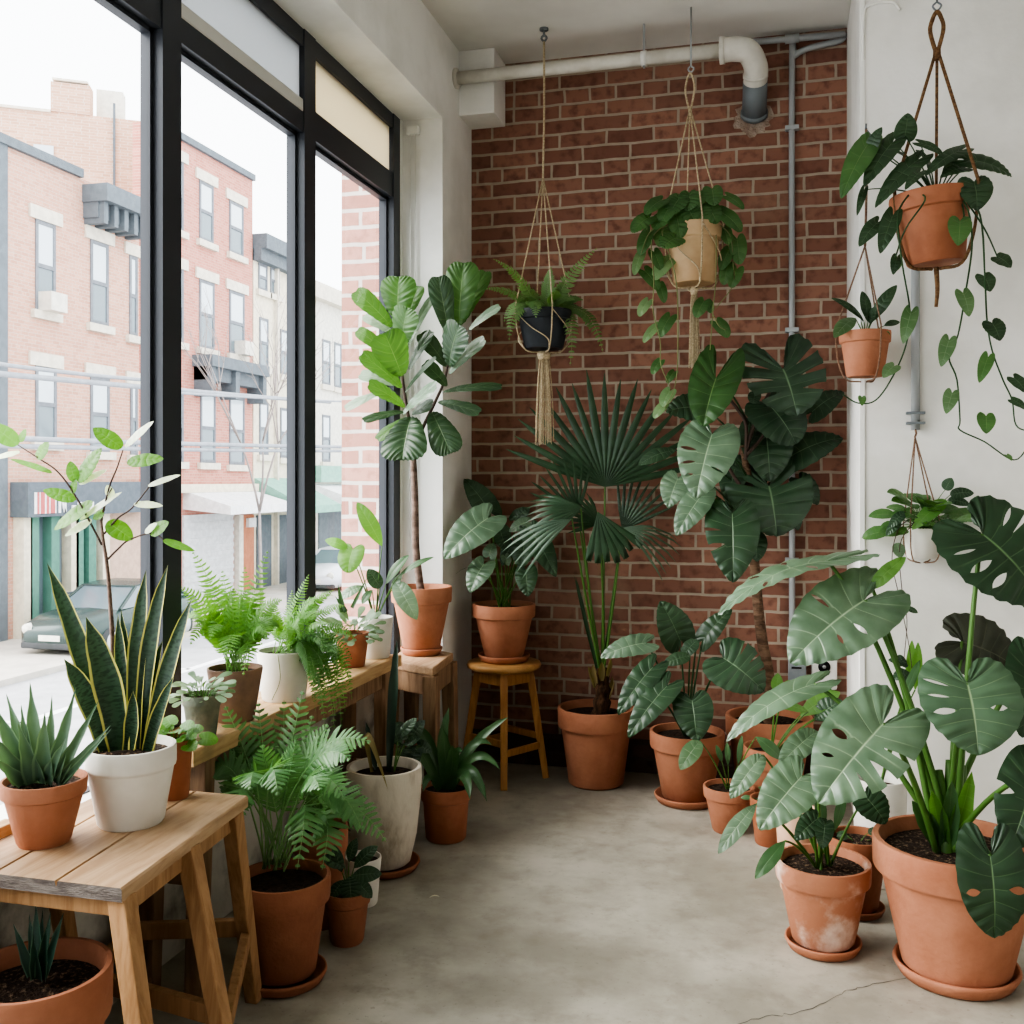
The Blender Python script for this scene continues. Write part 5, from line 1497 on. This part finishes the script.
# ================================================================== front philodendron
c = onz(823, 940, .022)
saucer((c.x, c.y, 0), .108, .03, M['terra'], 'terracotta saucer under the lime stained pot on the open floor')
t = pot('potted_philodendron', V((c.x, c.y, .022)), .232, .134, .088, 'classic', M['terraold'], 'pale leaved philodendron in a lime stained terracotta pot, frontmost on the open floor', soil='grit')
d = (c - CAM).dot(FW)
cr_ = c + V((0, 0, .2))
for m, k, b, e, w, ro, db in [('pale', 'heart', (802, 776), (759, 830), 52, 0, -.14), ('pale', 'lance', (756, 804), (718, 854), 18, 0, -.08), ('pale', 'ovate', (763, 755), (730, 799), 22, 0, -.06), ('pale', 'ovate', (817, 731), (779, 766), 26, 0, .02), ('phil', 'heart', (817, 819), (795, 840), 24, 0, -.1), ('phil', 'heart', (825, 824), (822, 849), 19, 0, -.13), ('phil', 'heart', (866, 797), (886, 824), 34, 0, -.02), ('strap', 'lance', (785, 841), (755, 879), 16, 0, -.12), ('strap', 'lance', (822, 830), (818, 790), 12, 0, .03), ('strap', 'lance', (835, 830), (845, 790), 10, 0, .05), ('strap', 'lance', (812, 820), (800, 792), 10, 0, .05)]:
    lf(t, m, k, b, e, w, d, cr_ + V((random.uniform(-.025, .025), random.uniform(-.025, .025), 0)), ro, db=db, pr=.0035, rip=.07)
c = V((.05, 3.50, 0))
t = pot('potted_seedling', c, .27, .066, .05, 'taper', M['peach'], 'pale peach clay pot mostly hidden behind the lime stained pot', seg=32)
rosette(t, 'strap', c + V((0, 0, .24)), 6, .05, .02, 'lance', (.3, 1.2), 22, .0012, .02)
c = V((.235, 3.36, .018))
saucer((c.x, c.y, 0), .082, .026, M['terra2'], 'dark terracotta saucer in the shade behind the lime stained pot')
t = pot('potted_seedling', c, .222, .092, .062, 'classic', M['terra2'], 'dark terracotta pot with gritty soil between the lime stained pot and the big monstera pot', soil='grit', seg=36)
rosette(t, 'phild', c + V((0, 0, .19)), 5, .05, .03, 'ovate', (.2, .9), 23, .0015, .02)
c = V((.325, 3.635, 0))
t = pot('potted_bird_of_paradise', c, .35, .088, .078, 'taper', M['whitepot'], 'tall white pot with upright green leaves against the white wall behind the big monstera', seg=36)
d = (c - CAM).dot(FW)
cr_ = c + V((0, 0, .31))
for m, k, b, e, w, ro, db in [('bright', 'lance', (908, 690), (912, 640), 10, 0, .0), ('bright', 'lance', (915, 690), (918, 642), 10, 0, .03), ('phil', 'ovate', (912, 684), (896, 668), 12, 0, -.02), ('strap', 'lance', (903, 700), (920, 660), 9, 0, -.03)]:
    lf(t, m, k, b, e, w, d, cr_, ro, dd=0, db=db, pr=.003)

# ================================================================== big monstera
c = onz(956, 966, .025)
saucer((c.x, c.y, 0), .163, .04, M['terra'], 'large terracotta saucer under the big monstera pot, frontmost of the saucers')
t = pot('potted_monstera', V((c.x, c.y, .025)), .345, .217, .140, 'classic', M['terra'], 'big monstera with large split leaves in the largest terracotta pot, by the white wall', soil='grit', seg=60)
cr_ = c + V((-.03, 0, .30))
for u, v, r0 in ((950, 760, .03), (962, 765, .028), (938, 770, .026), (955, 740, .022)):
    q = P(u, v, 2.82)
    mk('stem', tube(cat([cr_ + V((0, 0, -.02)), cr_.lerp(q, .5) + V((.01, 0, 0)), q], 5), r0, .012, 9), G['stem'], t)
MO = [('monsd', 'mons', (982, 534), (1044, 606), 108, 0, .0, [(1, 19, 20, .4, .84), (1, 23, 25, .36, .84), (1, 28, 30, .34, .84), (-1, 18, 19, .4, .95), (-1, 21, 22, .42, 1), (-1, 25, 26, .42, 1), (-1, 29, 30, .42, 1), (-1, 33, 34, .42, 1)], 'M1'),
      ('pale', 'mons', (828, 561), (718, 616), 46, 38, .15, [(-1, 22, 23, .4, .9), (1, 24, 25, .4, .9), (1, 30, 31, .4, .9), (-1, 30, 31, .5, .9)], 'M2'),
      ('pale', 'mons', (865, 600), (790, 664), 82, 0, .08, [(1, 25, 26, .3, .9), (-1, 24, 25, .35, .75), (-1, 29, 30, .35, .7)], 'M3'),
      ('bright', 'ovate', (872, 588), (906, 557), 16, 0, .12, None, 'M3b'),
      ('pale', 'mons', (883, 724), (818, 804), 88, 0, -.16, [(-1, 22, 23, .3, 1), (-1, 26, 28, .3, 1), (-1, 31, 32, .34, 1), (1, 25, 27, .36, .72), (1, 31, 32, .4, .75)], 'M4'),
      ('mons', 'mons', (967, 683), (978, 756), 98, 0, -.18, [(1, 18, 19, .4, .88), (1, 22, 23, .38, .86), (1, 26, 28, .36, .86), (-1, 25, 27, .36, .7)], 'M5'),
      ('back', 'mons', (962, 642), (1016, 668), 74, 0, .22, None, 'M6'),
      ('monsd', 'mons', (1034, 776), (1010, 850), 62, 0, -.3, [(1, 24, 27, .4, 1)], 'M7'),
      ('monsd', 'mons', (1030, 664), (1022, 738), 46, 0, .08, None, 'M8'),
      ('monsd', 'mons', (990, 856), (994, 938), 68, 0, -.40, [(1, 26, 28, .4, .85), (-1, 25, 27, .45, .95)], 'M9'),
      ('pale', 'heart', (814, 684), (726, 742), 32, 20, .12, None, 'ML')]
for m, k, b, e, w, ro, db, cu, nm in MO:
    lf(t, m, k, b, e, w, 2.82, cr_ + V((random.uniform(-.03, .03), random.uniform(-.03, .03), 0)), ro, db=db, pr=.0068, cuts=cu, rip=.05, lift=.5, dd=-.02 if nm == 'M9' else None)
for k in range(4):
    mk('young_leaf', strap(bez(cr_, cr_ + V((.03 * k - .05, -.03, .1)), cr_ + V((.05 * k - .09, -.06, .16 + .03 * k)), 8), .05, BELT, (0, -1, .3), .6), G['bright' if k % 2 else 'strap'], t)

p = onz(434, 898, .004)
t = mk('fallen_leaf', blade(p - RT * .016, p + RT * .018 + UP * .004, .011, (0, 0, 1), 'lance', 8, 3, .3, .15, .1), G['dryp'], loc=p)
setp(t, 'tiny dry pale leaf lying on the open concrete floor', 'fallen leaf')
# ================================================================== hanging plants
def hanger(name, label, top, split, c, h, rt, rb, mat, n=4, r=.0028, tail=None, tailw=.012, knot=True, ang=.6, tie=.5, drop=None):
    """macrame: cord from the hook to the split, n strands down round the pot, gathered below, tassel"""
    top, split, c = V(top), V(split), V(c)
    t = empty(name, top, label, 'plant hanger', 'macrame plant hangers')
    if (top - split).length > .02 and not knot:
        mk('cord', tube(cat([top, top.lerp(split, .5) + V((.003, 0, 0)), split], 5), r * 1.5, seg=7), mat, t)
    if knot:
        lh = max(.05, (top - split).z - .004)
        lp = [split + V((0, 0, -.02)), split + V((.018, 0, lh * .5)), split + V((.012, .004, lh * .85)), split + V((0, 0, lh)), split + V((-.013, .0, lh * .8)), split + V((-.019, 0, lh * .45)), split + V((0, .003, -.022))]
        mk('wrap', tube([split + V((0, .001, -.035)), split + V((0, .001, -.002))], r * 2.4, r * 2.2, 9), mat, t)
        mk('loop', tube(cat(lp, 6), r * 1.25, seg=8), mat, t)
    for k in range(n):
        g = ang + 2 * PI * k / n
        o = lambda rr_, z, gg=g: c + V((rr_ * math.cos(gg), rr_ * math.sin(gg), z))
        pts = [split, o(rt + .006 + r, h + .01), o(rt + .004 + r, h * .8), o(rt * .55 + rb * .45 + .008 + r, h * .35), o(rb * .9 + .006, -.004 - r), o(.012, -.016)]
        mk('strand', tube(cat(pts[:2], 4)[:-1] + cat(pts[1:], 5), r, seg=6), mat, t)
        if tie:
            g2 = ang + 2 * PI * (k + 1) / n
            gm = (g + g2) / 2
            rm = rt + (rb - rt) * .55 + .008 + r
            mk('strand', tube(cat([o(rt + .004 + r, h * .95), o(rm + .004, h * tie, gm), o(rm, h * .2, g2 - .15), o(rb * .9 + .006, -.004 - r, g2)], 5), r * .8, seg=6), mat, t)
    if tail:
        rg = random.Random(9)
        mk('knot', lathe([(0, -.05), (tailw * .8, -.04), (tailw, -.02), (tailw * .7, -.006), (0, -.004)], c + V((0, 0, -.004)), 14), mat, t)
        pl = []
        for k in range(22):
            g = k * 2.4
            q = tailw * math.sqrt((k + .5) / 22)
            a = c + V((q * .7 * math.cos(g), q * .7 * math.sin(g), -.04))
            b = c + V((q * 1.35 * math.cos(g), q * 1.35 * math.sin(g), -tail + rg.uniform(-.015, .01)))
            pl.append(tube(bez(a, a.lerp(b, .5) + V((q * .3 * math.cos(g), q * .3 * math.sin(g), 0)), b, 5), .0022, seg=5))
        mk('tassel', join(*pl), mat, t)
    if drop:
        mk('tail_cord', tube(cat([c + V((0, 0, -.01)), c + V((.004, 0, -drop * .6)), c + V((0, 0, -drop))], 4), r * 1.6, r, 7), mat, t)
    return t
def hook(loc, label, ln, mat, r=.003, plate=True):
    loc = V(loc)
    t = empty('ceiling_hook', loc, label, 'hook', 'ceiling hooks')
    mk('rod', tube([loc, loc - UP * ln], r, seg=8), mat, t)
    if plate:
        mk('plate', tube([loc, loc - UP * .008], .02, seg=14), mat, t)
    b = loc - UP * ln
    mk('eye', tube(cat([b, b + V((.012, 0, -.012)), b + V((0, 0, -.026)), b + V((-.012, 0, -.012)), b + V((-.002, 0, -.001))], 5), r, seg=7), mat, t)
    return b - UP * .026

# fern in the charcoal pot
hx = P(544, 40, 4.50)
zr = P(544, 311, 4.50).z
hc = V((hx.x, hx.y, P(544, 349, 4.50).z))
h = zr - hc.z
e_ = hook((hx.x, hx.y, ZC), 'steel eye hook in the ceiling above the hanging fern', .03, M['galv'], .005)
hanger('macrame_hanger', 'long cream macrame hanger with a thick tassel holding the charcoal fern pot', e_, P(543, 178, 4.50), hc, h, .122, .085, M['cord'], 4, .0032, P(0, 352, 4.5).z - P(0, 445, 4.5).z, .032, False, .5)
t = pot('hanging_fern', hc, h, .122, .086, 'classic', M['blackpot'], 'fern in a round charcoal pot hanging in cream macrame before the brick wall')
d = 4.50
b0 = hc + V((0, 0, h * .88))
for k, (e, cc_, dd) in enumerate([((493, 259), (525, 270), -.08), ((483, 289), (516, 284), -.05), ((597, 248), (562, 275), -.04), ((551, 267), (546, 290), -.08), ((509, 341), (512, 285), -.12), ((536, 318), (535, 285), -.2), ((603, 352), (590, 290), -.02), ((570, 366), (580, 290), -.1), ((504, 322), (515, 285), -.02), ((575, 300), (562, 292), -.12), ((520, 285), (534, 290), .1), ((565, 280), (556, 295), .1), ((583, 300), (566, 290), .05), ((528, 296), (538, 294), -.15), ((556, 290), (552, 296), -.14), ((590, 330), (580, 288), .04)]):
    fr(t, 'fern4', b0 + V((random.uniform(-.04, .04), random.uniform(-.04, .04), 0)), e, d, .05, .013, cc_, dd, pairs=22, seed=k + 70, start=.08, droop=.12, fwd=.2)

# pothos in the beige pot
d = 4.30
hx = P(691, 60, d)
zr, zb_ = P(694, 226, d).z, P(694, 284, d).z
hc = P(694, 284, d)
h = zr - zb_
e_ = hook((hx.x, hx.y, ZC), 'long steel ceiling rod holding the beige pothos pot, in front of the white pipe', ZC - P(691, 66, d).z, M['steel'], .004, False)
hanger('macrame_hanger', 'cream macrame hanger with a looped knot and slim tail holding the beige pothos pot', e_, P(690, 108, d), hc, h, .117, .09, M['cord'], 4, .0036, P(0, 287, d).z - P(0, 368, d).z, .017, True, .35)
t = pot('hanging_pothos', hc, h, .117, .088, 'classic', M['beige'], 'trailing pothos in a beige pot hanging in macrame near the pipe elbow')
PO = [('poth', (662, 200), (647, 213), 15), ('poth', (650, 217), (634, 231), 17), ('poth', (650, 231), (641, 253), 13), ('pothp', (641, 254), (635, 273), 9), ('pothp', (669, 260), (656, 278), 15), ('poth', (676, 238), (664, 247), 22), ('poth', (676, 214), (680, 236), 18), ('poth', (698, 193), (696, 207), 15), ('poth', (712, 189), (714, 204), 17), ('poth', (727, 196), (742, 208), 10), ('poth', (721, 212), (739, 230), 16), ('poth', (737, 239), (739, 262), 15), ('poth', (737, 269), (732, 286), 13), ('poth', (724, 228), (728, 243), 11), ('poth', (645, 271), (657, 288), 13), ('poth', (660, 285), (664, 301), 9), ('pothp', (648, 301), (640, 315), 10), ('poth', (670, 317), (661, 335), 13), ('pothp', (657, 326), (645, 341), 9), ('poth', (660, 361), (653, 373), 9), ('poth', (704, 301), (697, 316), 13), ('poth', (717, 322), (727, 336), 13), ('poth', (707, 302), (711, 312), 9), ('poth', (680, 198), (671, 213), 19), ('poth', (690, 194), (688, 209), 18), ('poth', (666, 216), (655, 228), 16), ('poth', (708, 207), (716, 222), 18), ('poth', (654, 252), (660, 268), 11), ('poth', (729, 250), (722, 268), 12), ('pothp', (670, 391), (663, 405), 12), ('pothp', (664, 405), (655, 417), 9), ('poth', (687, 208), (694, 221), 17), ('poth', (700, 205), (704, 218), 17), ('poth', (664, 228), (660, 245), 14), ('poth', (728, 265), (724, 283), 12), ('poth', (672, 204), (662, 222), 16), ('poth', (674, 372), (668, 382), 8)]
for k, (m, b, e, w) in enumerate(PO):
    inner = abs(b[0] - 694) < 25 and b[1] > 230
    side = -.14 if inner and b[1] < 290 else (-.08 if b[1] < 225 else -.03)
    lf(t, m, 'round', b, (e[0] + (e[0] - b[0]) * .12, e[1] + (e[1] - b[1]) * .12), w * 1.2, d, None, 0, dd=-.02, db=side, fold=.2)
for q, dz in (([(672, 222), (662, 232), (672, 262), (677, 290), (678, 330), (677, 372), (672, 395), (664, 408)], -.13), ([(668, 222), (652, 240), (654, 280), (653, 310), (660, 340), (661, 365), (671, 389)], -.08), ([(715, 222), (730, 235), (733, 262), (733, 285), (716, 308)], -.05), ([(716, 225), (716, 275), (713, 310), (710, 350)], -.13), ([(712, 312), (719, 326), (726, 330)], -.12), ([(668, 222), (650, 232), (641, 254)], -.06)):
    mk('vine', tube(cat([P(u, v, d + (dz if i else -.07)) for i, (u, v) in enumerate(q)], 5), .0026, .0018, 6), G['vine'], t)

# philodendron in terracotta before the white wall
d = 3.10
hx = P(937, 0, d)
hc = P(936, 264, d)
h = P(0, 194, d).z - hc.z
tl = Matrix.Rotation(math.radians(-5), 3, FW)
e_ = hook((hx.x, hx.y, ZC), 'thin steel ceiling hook above the terracotta pot before the white wall', ZC - P(937, 2, d).z, M['galv'], .003)
hanger('macrame_hanger', 'thick brown jute hanger with a looped knot holding the trailing terracotta pot', e_, P(937, 48, d), hc, h, .122, .086, M['jute'], 3, .005, None, .01, True, 1.43, 0, .13)
t = pot('hanging_philodendron', hc, h, .119, .084, 'classic', M['terra3'], 'heart leaved philodendron trailing from a terracotta pot in front of the white wall', tilt=tl)
cr_ = hc + V((0, 0, h * .9))
PH = [('phild', (905, 136), (908, 113), 22, 0), ('poth', (868, 144), (841, 199), 26, 0), ('phild', (870, 150), (882, 127), 14, 0), ('phild', (893, 142), (864, 187), 24, 0), ('phild', (920, 143), (944, 157), 13, 0), ('phild', (918, 160), (875, 208), 22, 0), ('phild', (962, 150), (925, 176), 18, 0), ('phild', (965, 168), (940, 178), 16, 0), ('phild', (965, 160), (1012, 177), 26, 0), ('phild', (974, 182), (977, 211), 34, -.08), ('poth', (960, 221), (958, 246), 23, -.14), ('phild', (878, 222), (859, 247), 18, 0), ('phild', (893, 215), (880, 254), 19, -.03), ('phild', (864, 190), (857, 216), 8, 0), ('phild', (897, 257), (893, 275), 11, 0), ('phild', (998, 257), (1011, 268), 19, 0), ('phild', (984, 276), (990, 292), 19, 0), ('varie', (963, 293), (969, 317), 17, 0), ('varie', (949, 340), (941, 367), 16, 0), ('varie', (952, 393), (946, 414), 15, 0), ('poth', (986, 416), (986, 434), 18, 0), ('phild', (992, 323), (1000, 341), 22, 0), ('poth', (988, 357), (979, 383), 14, 0), ('phild', (1014, 378), (1026, 393), 16, 0), ('phild', (1013, 400), (1026, 410), 11, 0), ('varie', (911, 312), (903, 344), 16, 0), ('varie', (894, 366), (883, 378), 15, 0), ('poth', (897, 262), (893, 274), 11, 0), ('phild', (910, 160), (893, 152), 9, .04), ('phild', (930, 165), (915, 150), 12, .05), ('phild', (945, 165), (965, 150), 14, .05), ('phild', (920, 172), (905, 190), 12, -.08), ('poth', (862, 397), (862, 406), 8, 0), ('poth', (1007, 455), (1012, 461), 6, 0)]
for m, b, e, w, db in PH:
    lf(t, m, 'heart', b, e, w, d, cr_ if b[1] < 200 else None, 0, dd=-.02, db=db - .02, fold=.16, pr=.0018, stem='stemd')
for q in ([(955, 190), (968, 210), (972, 245), (966, 290), (958, 335), (949, 357), (957, 380), (960, 420), (960, 430), (985, 442), (1014, 460), (1030, 444)], [(960, 190), (980, 215), (985, 280), (987, 320), (992, 350), (1003, 380), (1012, 400), (1016, 425), (1030, 432)], [(912, 190), (898, 215), (902, 262), (910, 312), (906, 345), (893, 376), (876, 400), (858, 403), (842, 394)], [(960, 192), (984, 228), (998, 258)], [(916, 192), (925, 200), (905, 230), (893, 265)], [(960, 192), (964, 215), (962, 222)]):
    mk('vine', tube(cat([P(u, v, d + (-.125 if 0 < i < 3 else (0 if i else -.05))) for i, (u, v) in enumerate(q)], 5), .003, .002, 6), G['stemd'], t)

# small terracotta pot on a hook on the white wall
d = 3.50
hc = P(865, 377, d)
h = P(0, 332, d).z - hc.z
hk = P(866, 128, d)
t = empty('wall_hook', V((hk.x, YR, hk.z)), 'small dark hook in the white wall holding the little hanging pot', 'hook')
mk('arm', tube(cat([V((hk.x + .03, YR, hk.z)), V((hk.x + .01, hk.y + .04, hk.z)), V((hk.x, hk.y, hk.z - .004)), V((hk.x, hk.y - .01, hk.z + .012))], 5), .003, seg=7), M['galv'], t)
hanger('macrame_hanger', 'thin pinkish cord hanger with the little terracotta pot, from the white wall hook', hk, P(865, 246, d), hc, h, .088, .062, M['rope2'], 3, .0028, None, .01, False, 1.0, 0)
t = pot('hanging_houseplant', hc, h, .086, .062, 'classic', M['terra'], 'little terracotta pot with lance leaves hanging beside the edge of the white wall', seg=32)
for m, b, e, w, dd in [('phild', (864, 322), (831, 298), 10, -.02), ('phild', (868, 322), (862, 291), 11, .02), ('phild', (872, 322), (897, 285), 14, -.03), ('varie', (855, 318), (834, 338), 17, -.06), ('phild', (884, 326), (900, 322), 9, 0), ('phil', (861, 322), (852, 308), 9, -.05), ('poth', (884, 350), (888, 331), 7, -.08), ('phild', (870, 324), (876, 306), 9, -.05)]:
    lf(t, m, 'lance', b, e, w, d, hc + V((0, 0, h * .82)), 0, dd=dd, pr=.0018, rip=0)

# small white planter below the conduit
d = 3.48
hc = P(922, 558, d)
h = P(0, 528, d).z - hc.z
tp = P(915.5, 430, d + .03)
mk_ = hanger('macrame_hanger', 'short thin cord hanger tied to the lower end of the conduit', tp, P(915, 437, d), hc, h, .062, .05, M['rope2'], 4, .0024, None, .01, False, .9, 0)
t = pot('hanging_houseplant', hc, h, .060, .05, 'taper', M['whitepot'], 'bushy small leaved plant in a little white planter hanging low on the white wall', seg=32)
rosette(t, 'poth', hc + V((.01, 0, h)), 62, .105, .055, 'ovate', (-.15, 1.4), 31, .0012, .03, sz=(.45, 1.15))
for m, b, e, w in [('bright', (946, 500), (912, 530), 16), ('phil', (950, 495), (974, 493), 14), ('phil', (948, 500), (970, 505), 12), ('phil', (905, 512), (889, 528), 11), ('phil', (900, 520), (886, 536), 10), ('pale', (896, 543), (901, 558), 13), ('phil', (945, 490), (952, 478), 12), ('phil', (906, 608), (918, 613), 7), ('phil', (908, 665), (888, 660), 10), ('phil', (905, 672), (893, 680), 11), ('phil', (898, 655), (906, 668), 8)]:
    lf(t, m, 'ovate', b, e, w, d - .06, hc + V((0, 0, h * .9)) if b[1] < 530 else None, 0, dd=-.01, rip=0, pr=.0014)
for q in ([(908, 520), (898, 530), (892, 560), (900, 600), (908, 640), (912, 668)], [(914, 522), (900, 545), (902, 590), (907, 620), (904, 660)]):
    mk('vine', tube(cat([P(u, v, d - .07) for u, v in q], 5), .0016, .0012, 5), G['stemb'], t)
# ------------------------------------------------------------------ light
w = bpy.data.worlds.new('overcast')
sc.world = w
w.use_nodes = True
bg = w.node_tree.nodes['Background']
bg.inputs[0].default_value = (.93, .97, 1.0, 1)
bg.inputs[1].default_value = 2.0
sd = bpy.data.lights.new('hazy_sun', 'SUN')
so = bpy.data.objects.new('hazy_sun', sd)
C.objects.link(so)
sd.energy = 3.0
sd.angle = math.radians(50)
sd.color = (1.0, .97, .92)
dirv = V((1.0, .35, -.75)).normalized()     # light travels into the room from the street side
so.rotation_euler = dirv.to_track_quat('-Z', 'Y').to_euler()
so.location = (-8, 0, 8)
sc.view_settings.view_transform = 'AgX'
sc.view_settings.look = 'AgX - High Contrast'
sc.view_settings.exposure = 1.0
sc.cycles.max_bounces = 8
sc.cycles.diffuse_bounces = 4
sc.cycles.glossy_bounces = 3
sc.cycles.transmission_bounces = 4
sc.cycles.transparent_max_bounces = 12
sc.cycles.sample_clamp_indirect = 6.0
